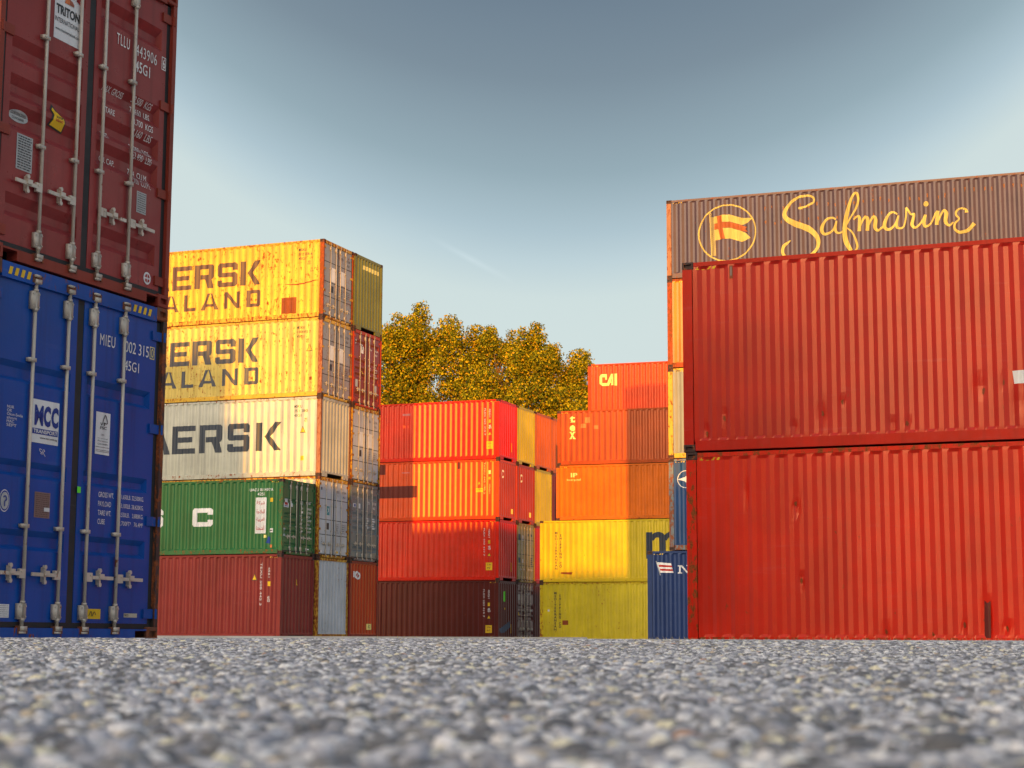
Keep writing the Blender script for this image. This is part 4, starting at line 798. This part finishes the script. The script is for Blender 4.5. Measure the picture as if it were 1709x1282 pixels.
def band(t0, t1, mat, off, cut):
    for (a, da), (c, dc) in zip(wv, wv[1:]):
        if a >= cut: break
        b.poly('s', [(a, t1 + da), (c, t1 + dc), (c, t0 + dc), (a, t0 + da)], mat, 'emblem_flag', off)
band(1.70, 1.93, I_CREAM, 0.005, 2.40); band(1.15, 1.50, I_CREAM, 0.005, 2.40); band(1.51, 1.69, I_ORANGE, 0.006, 2.40)
b.poly('s', [(2.45, 1.83), (2.80, 1.80), (2.66, 1.66), (2.45, 1.60)], I_CREAM, 'emblem_flag', 0.005); b.poly('s', [(2.45, 1.40), (2.58, 1.34), (2.74, 1.16), (2.45, 1.05)], I_CREAM, 'emblem_flag', 0.005); b.poly('s', [(2.45, 1.59), (2.64, 1.52), (2.56, 1.47), (2.66, 1.36), (2.45, 1.41)], I_ORANGE, 'emblem_flag', 0.006)
b.stroke('s', [(1.73, 1.96), (1.76, 1.6), (1.84, 1.19)], 0.15, I_ORANGE, 'emblem_flag', off=0.010)
S_ = [(4.40, 1.97), (4.27, 2.0), (4.50, 2.04), (4.747, 2.16), (4.74, 2.31), (4.55, 2.385), (4.22, 2.33), (3.95, 2.10), (3.83, 1.87), (3.90, 1.68), (4.18, 1.50), (4.55, 1.33), (4.80, 1.10), (4.88, 0.86), (4.80, 0.62), (4.55, 0.42), (4.2, 0.36), (3.90, 0.42), (3.75, 0.60), (3.80, 0.82), (4.01, 0.98)]
b.stroke('s', S_, [0.03, 0.05, 0.06, 0.06, 0.06, 0.07, 0.08, 0.10, 0.12, 0.15, 0.19, 0.19, 0.15, 0.12, 0.10, 0.09, 0.09, 0.09, 0.10, 0.10, 0.03], I_CREAM, 'script', rise=0.01)
def sc(pts, w, **k): b.stroke('s', pts, w, I_CREAM, 'script', **k)
sc([(5.44, 1.55), (5.30, 1.62), (5.12, 1.54), (5.00, 1.34), (5.01, 1.17), (5.13, 1.10), (5.32, 1.20), (5.44, 1.42)], [0.05, 0.06, 0.08, 0.11, 0.10, 0.08, 0.06, 0.05])
sc([(5.46, 1.50), (5.41, 1.25), (5.47, 1.12), (5.60, 1.13), (5.70, 1.24), (5.84, 1.50), (6.04, 1.80), (6.14, 2.10), (6.11, 2.32), (6.02, 2.32), (5.90, 2.10), (5.76, 1.60), (5.70, 1.15), (5.74, 0.82), (5.84, 0.60), (5.90, 0.52)], [0.05, 0.10, 0.07, 0.05, 0.05, 0.05, 0.06, 0.07, 0.08, 0.07, 0.09, 0.12, 0.14, 0.15, 0.12, 0.1], off=0.007, rise=0.012)
sc([(5.76, 1.26), (5.92, 1.12), (6.03, 0.88), (6.08, 0.64), (6.02, 0.50)], [0.04, 0.05, 0.06, 0.06, 0.05], off=0.012)
sc([(5.98, 1.50), (6.12, 1.61), (6.17, 1.50), (6.15, 1.12)], [0.04, 0.06, 0.10, 0.11]); sc([(6.16, 1.20), (6.27, 1.46), (6.36, 1.56), (6.42, 1.46), (6.40, 1.12)], [0.04, 0.06, 0.08, 0.11, 0.11], off=0.008)
sc([(6.41, 1.20), (6.52, 1.44), (6.61, 1.55), (6.66, 1.44), (6.64, 1.20), (6.74, 1.10), (6.92, 1.24)], [0.04, 0.06, 0.08, 0.11, 0.11, 0.07, 0.05], off=0.012)
sc([(7.33, 1.56), (7.20, 1.65), (7.05, 1.56), (6.94, 1.34), (6.94, 1.17), (7.07, 1.10), (7.22, 1.22), (7.34, 1.44)], [0.05, 0.06, 0.08, 0.11, 0.10, 0.08, 0.06, 0.05]); sc([(7.36, 1.52), (7.29, 1.25), (7.35, 1.12), (7.50, 1.16), (7.58, 1.42), (7.60, 1.68), (7.60, 1.74), (7.66, 1.66), (7.74, 1.53), (7.83, 1.54), (7.80, 1.38), (7.76, 1.20), (7.86, 1.10), (8.00, 1.20), (8.17, 1.48)], [0.05, 0.10, 0.07, 0.05, 0.05, 0.06, 0.07, 0.06, 0.05, 0.07, 0.09, 0.10, 0.07, 0.05, 0.06], off=0.008, rise=0.012)
sc([(8.18, 1.48), (8.12, 1.24), (8.18, 1.11), (8.34, 1.22), (8.50, 1.54)], [0.08, 0.11, 0.08, 0.05, 0.06], off=0.012); sc([(8.55, 1.58), (8.50, 1.14)], [0.09, 0.11], smooth=1)
sc([(8.52, 1.20), (8.64, 1.46), (8.73, 1.57), (8.80, 1.48), (8.77, 1.22), (8.87, 1.10), (9.0, 1.18)], [0.04, 0.06, 0.08, 0.11, 0.11, 0.07, 0.05], off=0.010)
sc([(9.40, 1.46), (9.37, 1.56), (9.22, 1.60), (9.10, 1.52), (9.09, 1.40), (9.17, 1.28), (9.05, 1.14), (9.04, 0.97), (9.18, 0.86), (9.42, 0.90), (9.62, 1.10)], [0.11, 0.07, 0.05, 0.06, 0.06, 0.05, 0.06, 0.07, 0.09, 0.11, 0.12], off=0.008, rise=0.01)
b.poly('s', [(8.20 + 0.075 * math.cos(t), 1.82 + 0.085 * math.sin(t)) for t in [i * math.pi / 8 for i in range(16)]], I_CREAM, 'script', 0.006)
rnd = random.Random(5)
for k in range(44):                                      # rust bursts along the knocked ribs
    u = 3.2 + 0.2805 * (k % 30) + rnd.uniform(-0.05, 0.05); z = (2.08 if k < 30 else 1.62) + (0.12 if u > 8.8 else 0) + rnd.uniform(-0.05, 0.05)
    b.poly('s', [(u + rnd.uniform(0.5, 1) * rnd.uniform(0.015, 0.04) * math.cos(t), z + (0.06 if math.sin(t) > 0 else 0.14) * rnd.uniform(0.3, 1) * math.sin(t)) for t in [i * math.pi / 4 for i in range(8)]], ink('rust_orange', (0.42, 0.16, 0.03), 0.3), 'rust_marks', 0.0035)

# ------------------------------------------------------------------ near right stack
Cc = (2.57, 25.91); TC = 21.95; ZC = -0.141
rnd = random.Random(11)
dn_up = tuple((u, w, a * 0.8, c * 0.7, d * 0.5) for u, w, a, c, d in ((0.343, 0.29, 0.05, 0.10, 0.035), (0.632, 0.52, 0.06, 0.10, 0.03), (1.655, 0.34, 0.05, 0.10, 0.03), (2.063, 0.49, 0.08, 0.25, 0.03), (2.385, 0.68, 0.05, 0.08, 0.025), (3.098, 0.28, 0.08, 0.14, 0.04), (3.315, 0.31, 0.04, 0.05, 0.03), (4.337, 0.79, 0.09, 0.20, 0.045), (4.66, 0.85, 0.05, 0.08, 0.035), (4.85, 0.55, 0.08, 0.2, 0.03)))
dn_lo = ((1.64, 2.05, 0.03, 0.12, 0.03), (1.70, 1.0, 0.03, 0.08, 0.025), (4.30, 0.42, 0.045, 0.26, 0.05), (4.56, 0.30, 0.05, 0.08, 0.03), (3.984, 0.35, 0.03, 0.05, 0.02), (5.02, 2.0, 0.03, 0.08, 0.04), (0.9, 2.3, 0.05, 0.2, 0.015), (2.9, 0.25, 0.05, 0.08, 0.02))
c1 = Box('brighter red ribbed container on the ground at the near right', offs(Cc, TC, 0.03), TC, ZC, 'R', 'cred', rust=0.14, frust=0.72, dents=dn_lo)
c2 = Box('darker red dented container on top of the near right stack', Cc, TC, ZC + HC, 'R', 'cred_up', rust=0.12, frust=0.30, fcol='cred_up', dents=dn_up)
c2.poly('s', [(4.78, 0.985), (5.6, 0.985), (5.6, 0.80), (4.80, 0.80)], I_STICKW, 'lettering')
c2.rect('s', 0.735, 2.60, 0.79, 2.80, I_RUSTP, 'plate'); c2.rect('s', 0.748, 2.64, 0.777, 2.78, ink('grey_plate', (0.25, 0.16, 0.13)), 'plate', 0.007)
for k, (u, z) in enumerate(((0.35, 0.27), (0.62, 0.50), (2.1, 0.5), (2.39, 0.66), (3.3, 0.30), (4.38, 0.72), (4.66, 0.82))):
    c2.poly('s', [(u + rnd.uniform(0.01, 0.03) * math.cos(t), z + rnd.uniform(0.02, 0.06) * math.sin(t)) for t in [i * math.pi / 5 for i in range(10)]], I_RUSTP, 'rusty_scrape', 0.003)
c1.poly('s', [(4.245, 0.17), (4.335, 0.17), (4.345, 0.68), (4.30, 0.65), (4.26, 0.69)], I_OXIDE, 'rusty_dent', 0.003)
for k, (u, z) in enumerate(((4.56, 0.30), (3.984, 0.35), (1.70, 0.98), (5.02, 2.0), (2.9, 0.25), (3.55, 0.22), (1.64, 2.1))):
    c1.poly('s', [(u + rnd.uniform(0.01, 0.025) * math.cos(t), z + rnd.uniform(0.02, 0.05) * math.sin(t)) for t in [i * math.pi / 5 for i in range(10)]], I_RUSTP, 'rusty_scrape', 0.003)

ALLC = [v for v in list(globals().values()) if isinstance(v, Box)]
for c in ALLC: c.finish()

# ------------------------------------------------------------------ unseen stacks behind the camera, sized and placed to throw the evening shade
def rear(x, y, levels, L, cols, where):
    for k in range(levels):
        Box('%s container of the unseen shade-casting %s stack behind the viewpoint, %s' % (cols[k % len(cols)], where, ('on the ground', 'second up', 'third up', 'fourth up', 'fifth up')[k]), (x, y), 0, -0.04 + k * SD, 'R', cols[k % len(cols)], L=L, H=SD, plain=True, group='unseen shade-casting containers behind the viewpoint')
zt = -0.04
for k, (h, c) in enumerate(((HC, 'rustred'), (HC, 'blue'), (HC, 'oxide'), (HC, 'green'), (SD, 'brown'), (SD, 'oxide'))):
    Box('%s container of the unseen shade-casting far left stack behind the viewpoint, %s' % (c, ('on the ground', 'second up', 'third up', 'fourth up', 'fifth up', 'topmost')[k]), (-23.28 - (0.8 if k == 5 else 0), -30.0), 0, zt, 'R', c, L=L40, H=h, plain=True, group='unseen shade-casting containers behind the viewpoint'); zt += h
rear(-6.9, -25.0, 5, L20, ('blue', 'rustred', 'oxide', 'orange', 'green'), 'centre left')
rear(-0.83, -25.0, 4, L40, ('oxide', 'rustred', 'blue', 'oxide'), 'right')
rear(11.37, -25.0, 4, L40, ('rustred', 'blue', 'oxide', 'rustred'), 'far right')

# ------------------------------------------------------------------ ground
def sstep(a, b, x): t = np.clip((x - a) / (b - a), 0, 1); return t * t * (3 - 2 * t)
def gz(x, y):
    x = np.asarray(x, float); y = np.asarray(y, float)
    z = -0.040 + 0.030 * sstep(4, 9, y)
    left = sstep(-1.4, -2.9, x) if False else 1 - sstep(-2.9, -1.4, x)
    zl = z - 0.027 * sstep(9.3, 12.0, y)
    zr = z + 0.005 * sstep(10, 15, y) - 0.135 * sstep(17.5, 21.5, y)
    zz = zl * left + zr * (1 - left)
    far = sstep(24, 34, y)
    zz = zz * (1 - far) + far * (-0.105)
    zz = zz - 0.07 * sstep(64, 80, y) * 1 - 0.13 * sstep(72, 80, y) * sstep(-3.0, 1.0, x)
    return zz
def axis_lines(vals): return np.array(sorted(set(np.round(vals, 4))))
xs = axis_lines(list(np.arange(-1.2, 1.2001, 0.02)) + [s * v for s in (-1, 1) for v in list(np.geomspace(1.2, 12, 26)) + list(np.arange(13, 30, 1.5)) + [40, 60, 100, 200, 500, 1500]])
ys = axis_lines([-1500, -400, -100, -40, -20, -10, -5, -2, -1, 0] + list(np.arange(0.2, 3.0, 0.02)) + list(np.geomspace(3.0, 24, 70)) + list(np.arange(25, 100, 2.0)) + [110, 130, 180, 300, 700, 2500])
X, Y = np.meshgrid(xs, ys); rs = np.random.RandomState(3)
Z = gz(X, Y)
near = (Y > 0.2) & (Y < 3.0) & (np.abs(X) < 1.2)
Z = Z + near * (rs.rand(*Z.shape) - 0.5) * 0.0022
v = np.stack([X.ravel(), Y.ravel(), Z.ravel()], 1); nx, ny = len(xs), len(ys)
idx = np.arange(nx * ny).reshape(ny, nx)
fq = np.stack([idx[:-1, :-1].ravel(), idx[:-1, 1:].ravel(), idx[1:, 1:].ravel(), idx[1:, :-1].ravel()], 1)
def np_mesh(name, v, f, smooth=False):
    me = bpy.data.meshes.new(name); me.vertices.add(len(v)); me.vertices.foreach_set('co', v.astype(np.float32).ravel())
    k = f.shape[1]; me.loops.add(f.size); me.loops.foreach_set('vertex_index', f.astype(np.int32).ravel())
    me.polygons.add(len(f)); me.polygons.foreach_set('loop_start', np.arange(0, f.size, k, dtype=np.int32)); me.polygons.foreach_set('loop_total', np.full(len(f), k, np.int32))
    if smooth: me.polygons.foreach_set('use_smooth', np.ones(len(f), bool))
    me.update(); me.validate(); return me
mg = new_mat('asphalt'); nt = mg.node_tree
o_ = N(nt, 'ShaderNodeOutputMaterial'); p_ = N(nt, 'ShaderNodeBsdfPrincipled'); lk(nt, p_.outputs[0], o_.inputs[0])
tc = N(nt, 'ShaderNodeTexCoord'); vo = N(nt, 'ShaderNodeTexVoronoi'); vo.inputs['Scale'].default_value = 90; lk(nt, tc.outputs['Object'], vo.inputs['Vector'])
sep = N(nt, 'ShaderNodeSeparateColor'); lk(nt, vo.outputs['Color'], sep.inputs[0])
cr = N(nt, 'ShaderNodeValToRGB'); lk(nt, sep.outputs[0], cr.inputs[0]); e = cr.color_ramp.elements
e[0].position = 0.0; e[0].color = (0.09, 0.094, 0.10, 1); e[1].position = 1.0; e[1].color = (0.72, 0.72, 0.70, 1); q = e.new(0.6); q.color = (0.33, 0.335, 0.345, 1)
n1 = N(nt, 'ShaderNodeTexNoise'); n1.inputs['Scale'].default_value = 1.2; n1.inputs['Detail'].default_value = 5; lk(nt, tc.outputs['Object'], n1.inputs['Vector'])
c_ = mixc(nt, maprange(nt, n1.outputs['Fac'], 0.35, 0.7, 0, 0.35), cr.outputs[0], (0.36, 0.365, 0.37))
lk(nt, c_, p_.inputs['Base Color']); p_.inputs['Roughness'].default_value = 0.85
bp = N(nt, 'ShaderNodeBump'); bp.inputs['Distance'].default_value = 0.004; bp.inputs['Strength'].default_value = 0.8; lk(nt, vo.outputs['Distance'], bp.inputs['Height']); bp.invert = True; lk(nt, bp.outputs[0], p_.inputs['Normal'])
gm = np_mesh('ground', v, fq, True); gm.materials.append(mg)
g_ = bpy.data.objects.new('ground', gm); COL.objects.link(g_); g_['kind'] = 'structure'

# stones set in the asphalt
ms = new_mat('aggregate_stone'); nt = ms.node_tree
o_ = N(nt, 'ShaderNodeOutputMaterial'); p_ = N(nt, 'ShaderNodeBsdfPrincipled'); lk(nt, p_.outputs[0], o_.inputs[0])
geo = N(nt, 'ShaderNodeNewGeometry'); cr = N(nt, 'ShaderNodeValToRGB'); cr.color_ramp.interpolation = 'CONSTANT'; lk(nt, geo.outputs['Random Per Island'], cr.inputs[0])
GK = 1.8
cols = [(0.0, (0.07, 0.074, 0.08)), (0.16, (0.13, 0.135, 0.142)), (0.34, (0.17, 0.18, 0.205)), (0.52, (0.25, 0.26, 0.29)), (0.66, (0.34, 0.355, 0.38)), (0.80, (0.46, 0.47, 0.475)), (0.86, (0.46, 0.44, 0.32)), (0.91, (0.33, 0.28, 0.20)), (0.94, (0.68, 0.69, 0.68)), (0.982, (0.30, 0.18, 0.12)), (0.986, (0.62, 0.58, 0.42))]
e = cr.color_ramp.elements; e[0].position = 0; cols = [(p, tuple(min(0.85, x * GK * t) for x, t in zip(c, (1.0, 1.0, 1.0)))) for p, c in cols]
e[0].color = (*cols[0][1], 1); e[1].position = cols[1][0]; e[1].color = (*cols[1][1], 1)
for p, c in cols[2:]: q = e.new(p); q.color = (*c, 1)
tc = N(nt, 'ShaderNodeTexCoord'); n1 = N(nt, 'ShaderNodeTexNoise'); n1.inputs['Scale'].default_value = 260; n1.inputs['Detail'].default_value = 4; lk(nt, tc.outputs['Object'], n1.inputs['Vector'])
c_ = mixc(nt, maprange(nt, n1.outputs['Fac'], 0.4, 0.7, 0, 0.5), cr.outputs[0], (0.10, 0.10, 0.105)); lk(nt, c_, p_.inputs['Base Color']); p_.inputs['Roughness'].default_value = 0.7
def stones(n, y0, y1, half, r0, r1, hf, seed):
    rs = np.random.RandomState(seed)
    y = np.sqrt(rs.rand(n) * (y1 ** 2 - y0 ** 2) + y0 ** 2); x = (rs.rand(n) * 2 - 1) * (y * half + 0.15)
    r = r0 + (r1 - r0) * rs.rand(n) ** 2.2; a = rs.rand(n) * 6.283; el = 0.65 + 0.7 * rs.rand(n); hh = r * hf * (0.6 + 0.8 * rs.rand(n)); z = gz(x, y)
    rings = [(0.0, 1.0), (0.62, 0.86), (1.0, 0.30), (1.02, -0.4)]; k = 7
    V = []; 
    for j, (q, h) in enumerate(rings):
        m = 1 if j == 0 else k
        for i in range(m):
            t = a + 2 * math.pi * i / k; jit = 0.78 + 0.44 * rs.rand(n)
            lx = np.cos(t) * q * r * jit; ly = np.sin(t) * q * r * el * jit
            V.append(np.stack([x + lx, y + ly, z + h * hh * (0.85 + 0.3 * rs.rand(n))], 1))
    V = np.stack(V, 1).reshape(-1, 3); nv = 1 + 3 * k
    tri = [(0, 1 + i, 1 + (i + 1) % k) for i in range(k)]
    for j in (0, 1):
        b0, b1 = 1 + j * k, 1 + (j + 1) * k
        for i in range(k): tri += [(b0 + i, b1 + i, b1 + (i + 1) % k), (b0 + i, b1 + (i + 1) % k, b0 + (i + 1) % k)]
    T = (np.arange(n)[:, None, None] * nv + np.array(tri)[None]).reshape(-1, 3)
    return V, T
VV, TT, off = [], [], 0
for args in ((36000, 0.35, 2.2, 0.42, 0.0020, 0.0060, 0.6, 1), (500, 0.35, 2.6, 0.42, 0.006, 0.010, 0.5, 5), (56000, 2.2, 6.0, 0.40, 0.003, 0.0085, 0.55, 2), (36000, 6.0, 13.0, 0.38, 0.006, 0.014, 0.35, 3), (9000, 13.0, 19.0, 0.36, 0.010, 0.02, 0.18, 4)):
    V_, T_ = stones(*args); VV.append(V_); TT.append(T_ + off); off += len(V_)
sm_ = np_mesh('gravel', np.concatenate(VV), np.concatenate(TT), True); sm_.materials.append(ms)
st = bpy.data.objects.new('gravel', sm_); COL.objects.link(st); st['kind'] = 'stuff'; st['label'] = 'pale and dark stones set in the worn asphalt'; st['category'] = 'gravel'
# dry grass blades along the crest of the asphalt
rnd = random.Random(8); gv = MB()
for k in range(420):
    cx0 = rnd.choice((-1.0, 0.2, 3.1, 4.4, 5.2, 1.6)) + rnd.gauss(0, 0.25) if k % 3 else rnd.uniform(-2.2, 6.5); cy0 = rnd.uniform(15.5, 18.5); z0 = float(gz(cx0, cy0)); hh = rnd.uniform(0.012, 0.04); a = rnd.uniform(-0.03, 0.03)
    gv.quad((cx0 - 0.0015, cy0, z0), (cx0 + 0.0015, cy0, z0), (cx0 + a * 0.6 + 0.001, cy0 + 0.004, z0 + hh * 0.7), (cx0 + a * 0.6 - 0.001, cy0 + 0.004, z0 + hh * 0.7))
gme = gv.mesh('dry_grass'); gme.materials.append(paint('straw', (0.40, 0.34, 0.16), 0.0, rough=0.9)); gro = bpy.data.objects.new('dry_grass', gme); COL.objects.link(gro); gro['kind'] = 'stuff'; gro['label'] = 'scattered dry grass blades at the far edge of the asphalt'; gro['category'] = 'grass'
# low concrete kerb in front of the far blocks
mc = paint('concrete', (0.34, 0.35, 0.36), 0.0, rough=0.85, grime=0.3)
k_ = MB(); k_.box(-24, 1.9, 44.0, 44.5, -0.2, 0.034); km = k_.mesh('kerb'); km.materials.append(mc); ko = bpy.data.objects.new('kerb', km); COL.objects.link(ko); ko['kind'] = 'structure'

# ------------------------------------------------------------------ trees
ml = new_mat('leaves'); nt = ml.node_tree
o_ = N(nt, 'ShaderNodeOutputMaterial'); geo = N(nt, 'ShaderNodeNewGeometry'); cr = N(nt, 'ShaderNodeValToRGB'); lk(nt, geo.outputs['Random Per Island'], cr.inputs[0]); e = cr.color_ramp.elements
e[0].color = (0.05, 0.075, 0.012, 1); e[1].color = (0.62, 0.30, 0.02, 1); q = e.new(0.42); q.color = (0.17, 0.18, 0.012, 1); q = e.new(0.85); q.color = (0.52, 0.42, 0.014, 1)
df = N(nt, 'ShaderNodeBsdfDiffuse'); tr_ = N(nt, 'ShaderNodeBsdfTranslucent'); mx = N(nt, 'ShaderNodeMixShader'); mx.inputs[0].default_value = 0.25
for s_ in (df, tr_): lk(nt, cr.outputs[0], s_.inputs[0])
lk(nt, df.outputs[0], mx.inputs[1]); lk(nt, tr_.outputs[0], mx.inputs[2]); lk(nt, mx.outputs[0], o_.inputs[0])
mb_ = paint('bark', (0.20, 0.12, 0.07), 0.0, rough=0.9)
def tree_mesh(seed, h=20.0, rad=3.4):
    rs = np.random.RandomState(seed); rnd = random.Random(seed)
    t = MB(); t.tube((0, 0, -0.3), (0.1, 0, h * 0.35), 0.34, 0.26, 10); t.tube((0.1, 0, h * 0.35), (0.25, 0.1, h * 0.82), 0.26, 0.05, 8)
    cl = []
    for i in range(72):
        f = (i + 0.5) / 72; z = h * (0.18 + 0.74 * f ** 0.85)
        prof = rad * (0.55 + 0.65 * math.sin(math.pi * min(1, (0.15 + f * 0.95)))) * (1.0 if f < 0.8 else 1 - (f - 0.8) * 2.4)
        a = i * 2.4 + rnd.uniform(-0.5, 0.5); r = prof * rnd.uniform(0.35, 1.0)
        c = (r * math.cos(a), r * math.sin(a), z); cl.append((c, rnd.uniform(0.75, 1.25) * (0.85 if f > 0.8 else 1.05)))
        t.tube((0.15, 0.05, max(z - 0.6 * r - 0.8, h * 0.12)), c, 0.075, 0.02, 5, False)
    for i in range(9):                                # upright leading shoots give the ragged skyline
        a = rnd.uniform(0, 6.28); r = rad * rnd.uniform(0.1, 0.62); z = h * rnd.uniform(0.90, 0.985) - r * 0.8
        for k in range(3): cl.append(((r * math.cos(a), r * math.sin(a), z + k * 0.5), 0.74 - 0.15 * k))
        t.tube((0.2, 0.05, z - 2.5), (r * math.cos(a), r * math.sin(a), z + 1.2), 0.05, 0.012, 5, False)
    P, Nn, S = [], [], []
    for c, R_ in cl:
        m = int(560 * R_ ** 2)
        d = rs.normal(size=(m, 3)); d /= np.linalg.norm(d, axis=1)[:, None]
        rr = R_ * (0.30 + 0.70 * rs.rand(m) ** 0.6) * (1 + 0.22 * np.sin(d[:, 0] * 5 + c[2]) * np.sin(d[:, 2] * 6 + c[0]))
        P.append(np.array(c) + d * rr[:, None] * np.array([1, 1, 0.8])); Nn.append(d + rs.normal(size=(m, 3)) * 0.7); S.append(0.05 + 0.05 * rs.rand(m))
    P = np.concatenate(P); Nn = np.concatenate(Nn); S = np.concatenate(S); Nn /= np.linalg.norm(Nn, axis=1)[:, None]
    a = np.cross(Nn, rs.normal(size=Nn.shape)); a /= np.linalg.norm(a, axis=1)[:, None]; c = np.cross(Nn, a)
    a *= S[:, None]; c *= S[:, None] * 0.75
    V = np.stack([P - a, P - c * 0.8 + Nn * 0.01, P + a, P + c], 1).reshape(-1, 3); F_ = np.arange(len(V)).reshape(-1, 4)
    tm = t.mesh('trunk', True); tm.materials.append(mb_); cm = np_mesh('crown', V, F_); cm.materials.append(ml)
    return tm, cm
TM = [tree_mesh(s) for s in (21, 22, 23)]
def tree(x, y, top, rz, k, lab):
    r = bpy.data.objects.new('broadleaf_tree', None); COL.objects.link(r); r.location = (x, y, -0.3); r.rotation_euler = (0, 0, rz); s = top / 20.0; r.scale = (s, s, s)
    r['label'] = lab; r['category'] = 'tree'; r['group'] = 'trees behind the container yard'
    for nm, me in zip(('trunk', 'crown'), TM[k]):
        o = bpy.data.objects.new(nm, me); COL.objects.link(o); o.parent = r
for a in ((-7.7, 108, 20.8, 0.3, 0, 'tall golden tree right beside the olive green container, leftmost of the row'), (-5.6, 109, 20.8, 2.1, 1, 'golden tree with two spiky tops, second from the left of the row'),
          (-3.0, 108, 20.3, 4.0, 2, 'broad golden tree over the dark shaded end of the glossy red container'), (-0.8, 108, 20.1, 1.2, 0, 'golden tree above the middle of the glossy red container'),
          (1.3, 108, 19.5, 5.2, 1, 'golden tree above the plain yellow ribbed end'), (3.5, 109, 18.8, 3.1, 2, 'golden tree just left of the single high orange red container'),
          (5.2, 112, 17.6, 0.8, 0, 'lower golden tree behind the single high orange red container, rightmost of the row'), (-10.8, 110, 21.0, 1.9, 2, 'golden tree mostly hidden behind the tall left block'),
          (-6.9, 116, 18.8, 2.9, 0, 'darker tree in the second row, behind the two leftmost trees'), (-2.0, 117, 18.2, 0.1, 1, 'darker tree in the second row, behind the broad golden tree'),
          (2.5, 117, 17.2, 4.4, 2, 'darker tree in the second row, behind the two rightmost big trees')): tree(*a)
